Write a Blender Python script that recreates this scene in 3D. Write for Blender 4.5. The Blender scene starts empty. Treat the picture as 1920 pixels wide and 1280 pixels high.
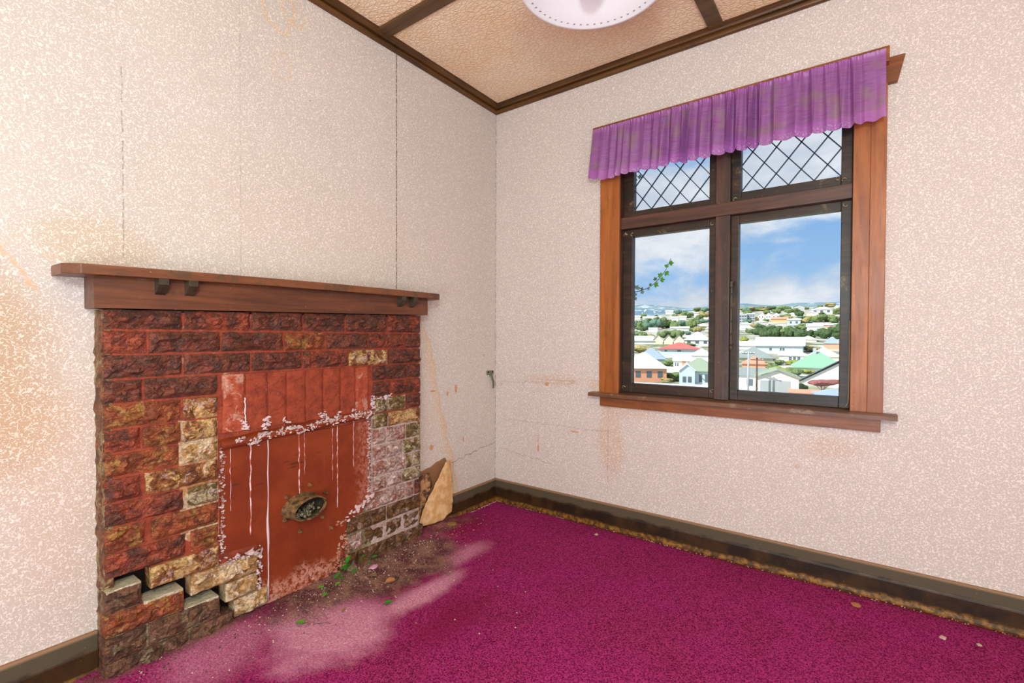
import bpy, bmesh, math, random
from mathutils import Vector, Matrix, noise
random.seed(7)
SC = bpy.context.scene
C = SC.collection

# ------------------------------------------------------------------ camera
CAM = Vector((2.04063, -2.59707, 1.12088))
FPX, PITCH, ROLL, YAW, SHY = 896.4, -0.0156727, 0.0035616, -0.631892, 5.955
fw = Vector((math.sin(YAW)*math.cos(PITCH), math.cos(YAW)*math.cos(PITCH), math.sin(PITCH)))
rt0 = Vector((math.cos(YAW), -math.sin(YAW), 0)); up0 = rt0.cross(fw)
rt = rt0*math.cos(ROLL) + up0*math.sin(ROLL)
up = up0*math.cos(ROLL) - rt0*math.sin(ROLL)
cd = bpy.data.cameras.new('camera'); cam = bpy.data.objects.new('camera', cd); C.objects.link(cam)
cam.matrix_world = Matrix(((rt.x, up.x, -fw.x, CAM.x), (rt.y, up.y, -fw.y, CAM.y), (rt.z, up.z, -fw.z, CAM.z), (0, 0, 0, 1)))
cd.sensor_width = 36; cd.lens = FPX*36/1920; cd.shift_y = SHY/1920; cd.clip_start = .05; cd.clip_end = 9000
SC.camera = cam

# ------------------------------------------------------------------ exposure, sky, sun, lights
vs = SC.view_settings
vs.view_transform = 'Standard'; vs.look = 'None'; vs.gamma = 1; vs.use_curve_mapping = False
vs.exposure = 0.0

def s2l(c):
    return tuple((x/12.92 if x <= .04045 else ((x+.055)/1.055)**2.4) for x in [v/255 for v in c[:3]]) + (1,)

class NT:
    """small node builder"""
    def __init__(s, nt): s.nt = nt
    def n(s, t, **kw):
        nd = s.nt.nodes.new(t)
        for k, v in kw.items():
            if k == 'ins':
                for kk, vv in v.items():
                    if hasattr(vv, 'bl_idname') or isinstance(vv, bpy.types.NodeSocket): s.nt.links.new(vv, nd.inputs[kk])
                    else: nd.inputs[kk].default_value = vv
            else: setattr(nd, k, v)
        return nd
    def math(s, op, a, b=0.0, clamp=False):
        return s.n('ShaderNodeMath', operation=op, use_clamp=clamp, ins={0: a, 1: b}).outputs[0]
    def vmath(s, op, a, b=(0, 0, 0)):
        nd = s.n('ShaderNodeVectorMath', operation=op, ins={0: a, 1: b})
        return nd.outputs['Value'] if op in ('LENGTH', 'DISTANCE', 'DOT_PRODUCT') else nd.outputs[0]
    def mix(s, f, a, b, mode='MIX'):
        nd = s.n('ShaderNodeMix', data_type='RGBA', blend_type=mode)
        for k, v in ((0, f), (6, a), (7, b)):
            if isinstance(v, bpy.types.NodeSocket): s.nt.links.new(v, nd.inputs[k])
            else: nd.inputs[k].default_value = v
        return nd.outputs[2]
    def ramp(s, f, lo, hi, inv=False):
        return s.n('ShaderNodeMapRange', clamp=True, interpolation_type='SMOOTHSTEP',
                   ins={0: f, 1: lo, 2: hi, 3: 1.0 if inv else 0.0, 4: 0.0 if inv else 1.0}).outputs[0]
    def noise(s, vec, scale, detail=3, rough=.5, dist=0.0, w=None):
        nd = s.n('ShaderNodeTexNoise', ins={'Vector': vec, 'Scale': scale, 'Detail': detail, 'Roughness': rough, 'Distortion': dist})
        return nd.outputs[0]
    def pos(s, off=(0, 0, 0), sc=(1, 1, 1)):
        g = s.n('ShaderNodeNewGeometry').outputs['Position']
        return s.n('ShaderNodeMapping', ins={0: g, 1: off, 3: sc}).outputs[0]
    def obj(s, sc=(1, 1, 1)):
        g = s.n('ShaderNodeTexCoord').outputs['Object']
        return s.n('ShaderNodeMapping', ins={0: g, 3: sc}).outputs[0]
    def xyz(s, v):
        return s.n('ShaderNodeSeparateXYZ', ins={0: v}).outputs
    def dist(s, p, c, sc=(1, 1, 1)):
        d = s.vmath('SUBTRACT', p, c); d = s.vmath('MULTIPLY', d, sc); return s.vmath('LENGTH', d)
    def bump(s, h, strength=.3, d=.01, normal=None):
        ins = {'Strength': strength, 'Distance': d, 'Height': h}
        if normal is not None: ins['Normal'] = normal
        return s.n('ShaderNodeBump', ins=ins).outputs[0]

MATS = {}
def mat(name, col, rough=.6, fn=None, spec=.3, metal=0.0):
    m = bpy.data.materials.new(name); m.use_nodes = True; MATS[name] = m
    b = m.node_tree.nodes['Principled BSDF']
    b.inputs['Base Color'].default_value = s2l(col) if max(col) > 1.01 else tuple(col)+(1,)
    b.inputs['Roughness'].default_value = rough; b.inputs['Specular IOR Level'].default_value = spec
    b.inputs['Metallic'].default_value = metal
    if fn:
        T = NT(m.node_tree); r = fn(T) or {}
        for k, v in r.items():
            if isinstance(v, bpy.types.NodeSocket): m.node_tree.links.new(v, b.inputs[k])
            else: b.inputs[k].default_value = v
    return m

# sky: blue with broken cloud, the same all the way round
W = bpy.data.worlds.new('sky'); SC.world = W; W.use_nodes = True
T = NT(W.node_tree)
d = T.n('ShaderNodeTexCoord').outputs['Generated']
x, y, z = T.xyz(d)
zc = T.math('MAXIMUM', z, .0)
proj = T.n('ShaderNodeCombineXYZ', ins={0: x, 1: y, 2: T.math('MULTIPLY', z, 2.1)}).outputs[0]
proj = T.vmath('ADD', proj, (3.15, 1.2, .55))
n1 = T.noise(proj, 2.6, 7, .55, .25)
cl = T.ramp(n1, .395, .515)
n2 = T.noise(T.vmath('ADD', proj, (5, 2, 8)), 5.5, 5, .6)
blue = T.mix(T.ramp(z, 0, .42), s2l((164, 202, 240)), s2l((98, 160, 226)))
cloud = T.mix(T.ramp(n2, .35, .7), s2l((205, 214, 226)), s2l((247, 249, 252)))
skyc = T.mix(T.math('MULTIPLY', cl, .93), blue, cloud)
bg = W.node_tree.nodes['Background']
W.node_tree.links.new(skyc, bg.inputs[0]); bg.inputs[1].default_value = 1.0

sd = bpy.data.lights.new('sun', 'SUN'); sd.energy = 6.0; sd.angle = math.radians(.6); sd.color = (1, .965, .9)
so = bpy.data.objects.new('sun', sd); C.objects.link(so)
so.rotation_euler = Vector((.42, .62, -.66)).to_track_quat('-Z', 'Y').to_euler()

def area(name, loc, aim, size, energy, col=(1, 1, 1), sy=None):
    l = bpy.data.lights.new(name, 'AREA'); l.energy = energy; l.color = col; l.size = size
    if sy: l.shape = 'RECTANGLE'; l.size_y = sy
    o = bpy.data.objects.new(name, l); C.objects.link(o); o.location = loc
    o.rotation_euler = (Vector(aim)-Vector(loc)).to_track_quat('-Z', 'Y').to_euler(); return o
# the photographer's raised flash head, just behind the camera
fl = bpy.data.lights.new('flash_head', 'POINT'); fl.energy = 99; fl.color = (.90, .99, 1.03); fl.shadow_soft_size = .13
fo = bpy.data.objects.new('flash_head', fl); C.objects.link(fo); fo.location = (2.34, -2.93, 1.8)
# added fill lamp low behind the camera, tilted up to brighten the ceiling
area('bounce_flash', (2.1, -3.95, .85), (1.2, 0, 2.6), 2.6, 84, (.88, .99, 1.03), 1.4)

# ------------------------------------------------------------------ mesh helpers
def link(name, me, m=None, parent=None, smooth=False, kind=None):
    o = bpy.data.objects.new(name, me); C.objects.link(o)
    if m and not me.materials: me.materials.append(m)
    if parent: o.parent = parent
    if smooth:
        for p in me.polygons: p.use_smooth = True
    if kind: o['kind'] = kind
    return o
def mesh(name, v, f):
    me = bpy.data.meshes.new(name); me.from_pydata([tuple(a) for a in v], [], f); me.update(); return me
def finish(bm, name, recalc=True):
    if recalc: bmesh.ops.recalc_face_normals(bm, faces=bm.faces)
    me = bpy.data.meshes.new(name); bm.to_mesh(me); bm.free(); return me
def addbox(bm, lo, hi, bev=0.0):
    r = bmesh.ops.create_cube(bm, size=1)['verts']
    for v in r: v.co = Vector(((lo[i]+hi[i])/2 + v.co[i]*(hi[i]-lo[i]) for i in range(3)))
    if bev:
        es = list({e for v in r for e in v.link_edges})
        bmesh.ops.bevel(bm, geom=es, offset=bev, segments=2, affect='EDGES', profile=.6)
def box(name, lo, hi, m, parent=None, bev=0.0, kind=None):
    bm = bmesh.new(); addbox(bm, lo, hi, bev)
    return link(name, finish(bm, name), m, parent, kind=kind)
def prism(name, poly, axis, a, b, m=None, parent=None, bev=0.0, kind=None):
    """polygon of 2-D points in the plane normal to axis, from a to b along it"""
    bm = bmesh.new()
    def P(p, t):
        c = list(p); c.insert(axis, t); return Vector(c)
    v0 = [bm.verts.new(P(p, a)) for p in poly]; v1 = [bm.verts.new(P(p, b)) for p in poly]; n = len(poly)
    bm.faces.new(v0); bm.faces.new(v1[::-1])
    for i in range(n): bm.faces.new((v0[i], v0[(i+1) % n], v1[(i+1) % n], v1[i]))
    if bev: bmesh.ops.bevel(bm, geom=list(bm.edges), offset=bev, segments=1, affect='EDGES')
    return link(name, finish(bm, name), m, parent, kind=kind)
def tube_bm(bm, pts, r, n=6, cap=True):
    pts = [Vector(p) for p in pts]; rings = []
    rr = r if isinstance(r, (list, tuple)) else [r]*len(pts)
    for i, p in enumerate(pts):
        t = (pts[min(i+1, len(pts)-1)]-pts[max(i-1, 0)]).normalized()
        a = t.cross(Vector((0, 0, 1)) if abs(t.z) < .9 else Vector((1, 0, 0))).normalized(); b = t.cross(a)
        rings.append([bm.verts.new(p+(a*math.cos(k*2*math.pi/n)+b*math.sin(k*2*math.pi/n))*rr[i]) for k in range(n)])
    for i in range(len(rings)-1):
        for k in range(n): bm.faces.new((rings[i][k], rings[i][(k+1) % n], rings[i+1][(k+1) % n], rings[i+1][k]))
    if cap:
        bm.faces.new(rings[0][::-1]); bm.faces.new(rings[-1])
def tube(name, pts, r, m, parent=None, n=6, smooth=True):
    bm = bmesh.new(); tube_bm(bm, pts, r, n); return link(name, finish(bm, name), m, parent, smooth)
def lathe_bm(bm, prof, n=32, c=(0, 0, 0), sx=1, sy=1):
    rings = []
    for r, z in prof:
        rings.append([bm.verts.new((c[0]+sx*r*math.cos(2*math.pi*k/n), c[1]+sy*r*math.sin(2*math.pi*k/n), c[2]+z)) for k in range(n)])
    for i in range(len(rings)-1):
        for k in range(n): bm.faces.new((rings[i][k], rings[i][(k+1) % n], rings[i+1][(k+1) % n], rings[i+1][k]))
def empty(name, loc=(0, 0, 0)):
    o = bpy.data.objects.new(name, None); C.objects.link(o); o.location = loc; o.empty_display_size = .1; return o
def tag(o, label, cat, group=None, kind=None):
    o['label'] = label; o['category'] = cat
    if group: o['group'] = group
    if kind: o['kind'] = kind
    return o
def struct(o, label=None):
    o['kind'] = 'structure'
    if label: o['label'] = label
    return o
def keep(o, parent):
    """parent keeping world placement (parents here are unrotated empties)"""
    o.parent = parent; o.location = Vector(o.location)-parent.location; return o
def nz(x, y, z=0): return noise.noise(Vector((x, y, z)))

# ------------------------------------------------------------------ materials
def paper_fn(axis, stains):
    def fn(T):
        P = T.pos()
        s = T.xyz(P)
        n = T.noise(P, 98, 0, .4, .7)
        line = T.ramp(T.math('ABSOLUTE', T.math('SUBTRACT', n, .5)), .045, .085, True)
        brk = T.ramp(T.noise(T.vmath('ADD', P, (7, 3, 1)), 130, 0, .5), .40, .47)
        worm = T.math('MULTIPLY', line, brk)
        big = T.noise(P, 1.6, 3, .55)
        base = T.mix(T.ramp(big, .35, .68), s2l((202, 194, 185)), s2l((197, 190, 181)))
        wc = s2l((243, 234, 227))
        base, wc = stains(T, P, s, base, wc)
        col = T.mix(T.math('MULTIPLY', worm, .68), base, wc)
        # fly specks
        v = T.n('ShaderNodeTexVoronoi', ins={'Vector': P, 'Scale': 5.5}).outputs['Distance']
        sp = T.ramp(v, .010, .022, True)
        col = T.mix(T.math('MULTIPLY', sp, .75), col, s2l((96, 72, 52)))
        h = T.math('ADD', T.math('MULTIPLY', worm, 1.0), T.math('MULTIPLY', T.noise(P, 260, 2), .25))
        h2 = T.noise(P, 7, 3)
        nb = T.bump(h2, .25, .02); nb = T.bump(h, .35, .0016, nb)
        return {'Base Color': col, 'Normal': nb, 'Roughness': .62}
    return fn
def vline(T, co, other, at, lo, hi, width=.0025, wob=60):
    """a thin seam along the other axis"""
    w = T.noise(T.n('ShaderNodeCombineXYZ', ins={0: other, 1: at, 2: 0.0}).outputs[0], wob, 2)
    dd = T.math('ABSOLUTE', T.math('SUBTRACT', co, T.math('ADD', at-.004, T.math('MULTIPLY', w, .008))))
    m = T.ramp(dd, width*.5, width, True)
    m = T.math('MULTIPLY', m, T.ramp(other, lo, lo+.02)); m = T.math('MULTIPLY', m, T.ramp(other, hi-.02, hi, True))
    return m
def stains_left(T, P, s, base, wc):
    X, Y, Z = s
    nn = T.noise(P, 3.2, 4, .6); nf = T.noise(P, 30, 3, .6)
    q = T.vmath('ADD', P, (0, 0, 0))
    def blob(c, sc, amp=.5, lo=.75, hi=1.05):
        dd = T.math('ADD', T.dist(P, c, sc), T.math('MULTIPLY', T.math('SUBTRACT', nn, .5), amp)); return T.ramp(dd, lo, hi, True)
    # brown damp by the mantelpiece end
    b1 = blob((0, -2.46, .98), (0, 1/.28, 1/.42), .7, .55, 1.12)
    base = T.mix(T.math('MULTIPLY', b1, .85), base, s2l((184, 156, 124))); wc = T.mix(T.math('MULTIPLY', b1, .4), wc, s2l((240, 215, 186)))
    b2 = blob((0, -2.12, 1.42), (0, 1/.22, 1/.14), .8, .4, 1.1)
    base = T.mix(T.math('MULTIPLY', b2, .55), base, s2l((196, 172, 140)))
    b3 = blob((0, -2.2, .62), (0, 1/.3, 1/.55), .8, .2, 1.2)
    base = T.mix(T.math('MULTIPLY', b3, .35), base, s2l((205, 165, 130)))
    b4 = blob((0, -1.3, 1.6), (0, 1/1.0, 1/.35), .6, .2, 1.2)
    base = T.mix(T.math('MULTIPLY', b4, .22), base, s2l((205, 185, 150)))
    # orange bleed line running up from the shelf end
    d1 = T.math('ABSOLUTE', T.math('SUBTRACT', T.math('ADD', T.math('MULTIPLY', T.math('ADD', Y, 2.307), 1.9), T.math('SUBTRACT', Z, 1.315)), T.math('MULTIPLY', T.math('SUBTRACT', T.noise(P, 12, 4, .6), .5), -.16)))
    m1 = T.math('MULTIPLY', T.ramp(d1, .003, .022, True), T.math('MULTIPLY', T.ramp(Z, 1.22, 1.27), T.ramp(Z, 1.48, 1.56, True)))
    m1 = T.math('MULTIPLY', m1, T.ramp(nf, .38, .55))
    base = T.mix(T.math('MULTIPLY', m1, .6), base, s2l((214, 170, 122))); wc = T.mix(T.math('MULTIPLY', m1, .6), wc, s2l((228, 180, 125)))
    # tide mark right of the brickwork
    yl = T.math('ADD', T.math('MULTIPLY', T.math('SUBTRACT', 1.2, Z), .27), T.math('ADD', -.66, T.math('MULTIPLY', T.math('SUBTRACT', T.noise(P, 9, 3), .5), .10)))
    dd = T.math('SUBTRACT', yl, Y)
    ins_ = T.math('MULTIPLY', T.ramp(dd, -.005, .015), T.math('MULTIPLY', T.ramp(Y, -.95, -.8), T.ramp(Z, 1.2, 1.14)) )
    zz = T.ramp(Z, 1.1, 1.25, True)
    edge = T.math('MULTIPLY', T.math('MULTIPLY', T.ramp(dd, -.01, .004), T.ramp(dd, .01, .075, True)), T.math('MULTIPLY', zz, T.ramp(Y, -.85, -.75)))
    base = T.mix(T.math('MULTIPLY', edge, .75), base, s2l((206, 172, 130))); wc = T.mix(T.math('MULTIPLY', edge, .45), wc, s2l((226, 205, 172)))
    base = T.mix(T.math('MULTIPLY', T.math('MULTIPLY', T.ramp(dd, .0, .02), T.math('MULTIPLY', zz, T.ramp(Y, -.85, -.75))), .4), base, s2l((215, 202, 182)))
    # rings high up
    for (cy, cz, r, k) in ((-1.52, 2.53, .075, .5), (-1.50, 2.29, .045, .22), (-1.45, 2.55, .05, .35)):
        dr = T.math('ADD', T.dist(P, (0, cy, cz), (0, 1/r, .7/r)), T.math('MULTIPLY', T.math('SUBTRACT', T.noise(P, 14, 3), .5), 1.1))
        ring = T.math('MULTIPLY', T.ramp(dr, .7, .95), T.ramp(dr, .98, 1.12, True))
        base = T.mix(T.math('MULTIPLY', ring, k), base, s2l((215, 178, 130))); wc = T.mix(T.math('MULTIPLY', ring, k*.7), wc, s2l((235, 208, 170)))
    # orange scuffs
    for (cy, cz, ry, rz) in ((-.40, .80, .014, .03), (-.475, .775, .010, .016), (-.61, .47, .02, .018), (-.33, .47, .008, .02), (-.60, .80, .022, .008), (-.13, 1.0, .008, .01)):
        b = T.ramp(T.math('ADD', T.dist(P, (0, cy, cz), (0, 1/ry, 1/rz)), T.math('MULTIPLY', T.math('SUBTRACT', nf, .5), .7)), .75, 1.0, True)
        base = T.mix(T.math('MULTIPLY', b, .85), base, s2l((196, 140, 88))); wc = T.mix(T.math('MULTIPLY', b, .8), wc, s2l((206, 150, 100)))
    # seams, torn joint and cracks
    dark = s2l((92, 72, 54))
    br = T.ramp(T.noise(P, 55, 2, .6), .42, .55)
    sm = T.math('MULTIPLY', vline(T, Y, Z, -.872, 1.37, 2.65, .0042, 30), T.math('ADD', .35, T.math('MULTIPLY', br, .65)))
    base = T.mix(sm, base, dark); wc = T.mix(T.math('MULTIPLY', sm, .9), wc, dark)
    for at, lo, hi, k in ((-2.06, 1.38, 2.06, .42), (-1.676, 1.3, 2.6, .22), (-1.32, 1.4, 2.6, .07), (-.26, .15, 2.6, .07)):
        sm = T.math('MULTIPLY', vline(T, Y, Z, at, lo, hi, .003, 40), T.math('MULTIPLY', br, k))
        base = T.mix(sm, base, dark); wc = T.mix(sm, wc, dark)
    co = T.math('MULTIPLY', T.ramp(T.math('ABSOLUTE', Y), .003, .008, True), T.ramp(T.noise(P, 28, 2, .6), .45, .55))
    base = T.mix(T.math('MULTIPLY', co, .7), base, dark); wc = T.mix(T.math('MULTIPLY', co, .7), wc, dark)
    # crack sloping from the corner down to the torn patch
    wv = T.math('MULTIPLY', T.math('SUBTRACT', T.noise(P, 22, 3, .6), .5), .05)
    dz = T.math('ABSOLUTE', T.math('SUBTRACT', Z, T.math('ADD', T.math('ADD', .385, wv), T.math('MULTIPLY', T.math('ADD', Y, .1), .12))))
    cr = T.math('MULTIPLY', T.ramp(dz, .0012, .0035, True), T.ramp(Y, -.45, -.43))
    base = T.mix(T.math('MULTIPLY', cr, .6), base, dark); wc = T.mix(T.math('MULTIPLY', cr, .6), wc, dark)
    return base, wc
def stains_right(T, P, s, base, wc):
    X, Y, Z = s
    nf = T.noise(P, 30, 3, .6); nn = T.noise(P, 3, 4, .6)
    base = T.mix(.5, base, s2l((202, 188, 182)))
    for (cx, cz, rx, rz, k) in ((.416, .822, .018, .014, .9), (.353, .405, .009, .03, .8), (.353, .46, .008, .05, .3), (.62, .54, .035, .006, .8), (.60, .85, .03, .01, .35), (.05, .80, .012, .01, .4), (.50, .85, .12, .006, .35), (1.80, .52, .015, .01, .4)):
        b = T.ramp(T.math('ADD', T.dist(P, (cx, 0, cz), (1/rx, 0, 1/rz)), T.math('MULTIPLY', T.math('SUBTRACT', nf, .5), .8)), .7, 1.0, True)
        base = T.mix(T.math('MULTIPLY', b, k), base, s2l((190, 132, 76))); wc = T.mix(T.math('MULTIPLY', b, k), wc, s2l((204, 146, 92)))
    # damp under the sill
    for (c, sc, k) in (((.86, 0, .52), (1/.10, 0, 1/.25), .4), ((1.93, 0, .62), (1/.14, 0, 1/.07), .28), ((.98, 0, .70), (1/.2, 0, 1/.06), .3), ((.45, 0, .85), (1/.3, 0, 1/.05), .28), ((.75, 0, .84), (1/.06, 0, 1/.05), .35)):
        b = T.ramp(T.math('ADD', T.dist(P, c, sc), T.math('MULTIPLY', T.math('SUBTRACT', nn, .5), 1.0)), .4, 1.1, True)
        base = T.mix(T.math('MULTIPLY', b, k), base, s2l((196, 152, 120))); wc = T.mix(T.math('MULTIPLY', b, k*.5), wc, s2l((225, 196, 172)))
    dark = s2l((110, 80, 60))
    br = T.ramp(T.noise(P, 45, 2, .6), .45, .6)
    for at, lo, hi, k in ((.842, .2, .72, .4), (1.90, .15, .72, .10), (2.44, .2, 2.6, .05), (.50, .15, 2.6, .06)):
        sm = T.math('MULTIPLY', vline(T, X, Z, at, lo, hi, .003, 40), T.math('MULTIPLY', T.math('ADD', .2, br), k))
        base = T.mix(sm, base, dark); wc = T.mix(sm, wc, dark)
    wv = T.math('MULTIPLY', T.math('SUBTRACT', T.noise(P, 16, 3, .6), .5), .06)
    for z0, sl, a, b_, k in ((.36, -.10, .03, .5, .35), (.565, .0, .02, .9, .25), (.82, .02, .02, .7, .25)):
        dz = T.math('ABSOLUTE', T.math('SUBTRACT', Z, T.math('ADD', T.math('ADD', z0, wv), T.math('MULTIPLY', X, sl))))
        cr = T.math('MULTIPLY', T.ramp(dz, .001, .0035, True), T.math('MULTIPLY', T.ramp(X, a, a+.05), T.ramp(X, b_-.1, b_, True)))
        base = T.mix(T.math('MULTIPLY', cr, k), base, dark); wc = T.mix(T.math('MULTIPLY', cr, k), wc, dark)
    return base, wc
mat('wallpaper_left', (205, 185, 170), .62, paper_fn(0, stains_left))
mat('wallpaper_right', (210, 188, 178), .62, paper_fn(1, stains_right))
mat('wall_plain', (214, 202, 194), .7)
mat('outer_wall', (210, 205, 195), .8)

def wood_fn(c1, c2, axis=2, scale=1.0, dirt=None, dk=.35):
    def fn(T):
        sc = [26*scale]*3; sc[axis] = 1.6*scale
        P = T.pos(sc=tuple(sc)); P0 = T.pos()
        g = T.noise(P, 1.0, 5, .62, .6)
        g2 = T.noise(T.vmath('MULTIPLY', P, (4, 4, 4)), 1.0, 3, .6)
        col = T.mix(T.ramp(g, .3, .7), s2l(c1), s2l(c2))
        col = T.mix(T.math('MULTIPLY', T.ramp(g2, .52, .72), dk), col, s2l([v*.55 for v in c1]))
        blot = T.noise(P0, 5, 4, .6)
        col = T.mix(T.math('MULTIPLY', T.ramp(blot, .5, .75), .35), col, s2l([v*.62 for v in c1]))
        if dirt: col = T.mix(T.math('MULTIPLY', T.ramp(T.noise(P0, 11, 5, .7), dirt[1], dirt[1]+.12), dirt[2]), col, s2l(dirt[0]))
        sp = T.ramp(T.n('ShaderNodeTexVoronoi', ins={'Vector': P0, 'Scale': 45}).outputs['Distance'], .05, .12, True)
        sp = T.math('MULTIPLY', sp, T.ramp(T.noise(P0, 12, 2), .55, .62))
        col = T.mix(T.math('MULTIPLY', sp, .5), col, s2l((200, 170, 130)))
        return {'Base Color': col, 'Normal': T.bump(g2, .25, .002), 'Roughness': T.n('ShaderNodeMapRange', ins={0: blot, 3: .28, 4: .55}).outputs[0]}
    return fn
mat('casing_wood_upright', (160, 90, 45), .4, wood_fn((134, 70, 20), (172, 100, 40), 2), spec=.5)
mat('casing_wood_across', (140, 75, 35), .4, wood_fn((108, 58, 22), (150, 84, 36), 0), spec=.5)
mat('sill_wood', (120, 75, 50), .4, wood_fn((86, 54, 34), (122, 82, 56), 0, dirt=((150, 130, 110), .55, .5)), spec=.5)
mat('dark_frame_upright', (70, 45, 32), .4, wood_fn((50, 34, 26), (84, 54, 42), 2, dirt=((70, 66, 54), .55, .5)), spec=.5)
mat('dark_frame_across', (70, 45, 32), .4, wood_fn((58, 36, 26), (94, 58, 42), 0, dirt=((64, 60, 50), .56, .5)), spec=.5)
mat('sash_wood', (50, 42, 30), .5, wood_fn((30, 27, 20), (64, 46, 32), 0, dirt=((122, 104, 74), .60, .7)), spec=.4)
mat('mantel_wood', (100, 62, 38), .35, wood_fn((78, 42, 22), (120, 68, 36), 1, dirt=((112, 96, 66), .60, .5), dk=.25), spec=.55)
mat('mantel_edge', (90, 60, 35), .35, wood_fn((98, 56, 30), (136, 82, 46), 1, dirt=((70, 58, 38), .5, .6)), spec=.55)
mat('bracket_wood', (60, 50, 36), .35, wood_fn((44, 36, 22), (74, 60, 40), 0), spec=.6)
mat('cornice_across', (105, 68, 34), .4, wood_fn((66, 42, 16), (104, 68, 30), 0), spec=.4)
mat('cornice_along', (105, 68, 34), .4, wood_fn((66, 42, 16), (104, 68, 30), 1), spec=.4)
mat('batten_wood', (95, 66, 40), .5, wood_fn((80, 58, 34), (104, 76, 46), 0), spec=.3)

def base_fn(T):
    P = T.pos(); s = T.xyz(P)
    n = T.noise(P, 9, 4, .6); n2 = T.noise(P, 40, 4, .6)
    zz = T.math('ADD', s[2], T.math('MULTIPLY', T.math('SUBTRACT', n, .5), .035))
    lowc = T.mix(T.ramp(n, .4, .62), s2l((34, 22, 8)), s2l((60, 40, 14)))
    col = T.mix(T.ramp(zz, .088, .102), lowc, s2l((84, 76, 58)))
    rust = T.mix(T.ramp(n2, .4, .65), s2l((70, 44, 14)), s2l((142, 98, 30)))
    col = T.mix(T.ramp(zz, .018, .036, True), col, rust)
    col = T.mix(T.ramp(s[2], .137, .142), col, s2l((140, 104, 74)))
    spk = T.ramp(T.n('ShaderNodeTexVoronoi', ins={'Vector': P, 'Scale': 60}).outputs['Distance'], .04, .10, True)
    col = T.mix(T.math('MULTIPLY', T.math('MULTIPLY', spk, T.ramp(n2, .5, .6)), .6), col, s2l((180, 170, 140)))
    return {'Base Color': col, 'Normal': T.bump(n2, .3, .003), 'Roughness': .5}
mat('baseboard_wood', (70, 60, 40), .5, base_fn, spec=.35)

def ceil_fn(T):
    P = T.pos()
    wv = T.n('ShaderNodeTexNoise', ins={'Vector': P, 'Scale': 30}).outputs[1]
    q = T.vmath('ADD', T.pos(sc=(.75, 1.25, 1)), T.vmath('MULTIPLY', wv, (.022, .022, 0)))
    v = T.n('ShaderNodeTexVoronoi', feature='DISTANCE_TO_EDGE', ins={'Vector': q, 'Scale': 46}).outputs['Distance']
    n = T.noise(P, 90, 3, .5, 1.0); n2 = T.noise(P, 2.2, 3, .6)
    cell = T.ramp(v, .0, .16)
    col = T.mix(T.ramp(n2, .35, .65), s2l((247, 217, 178)), s2l((251, 229, 198)))
    col = T.mix(T.math('MULTIPLY', T.ramp(v, .0, .10, True), .34), col, s2l((208, 168, 128)))  # relief shade painted into the colour along the embossed creases
    return {'Base Color': col, 'Normal': T.bump(T.math('ADD', cell, T.math('MULTIPLY', n, .3)), .6, .004), 'Roughness': .55}
mat('embossed_ceiling', (226, 196, 166), .6, ceil_fn, spec=.25)

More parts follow.
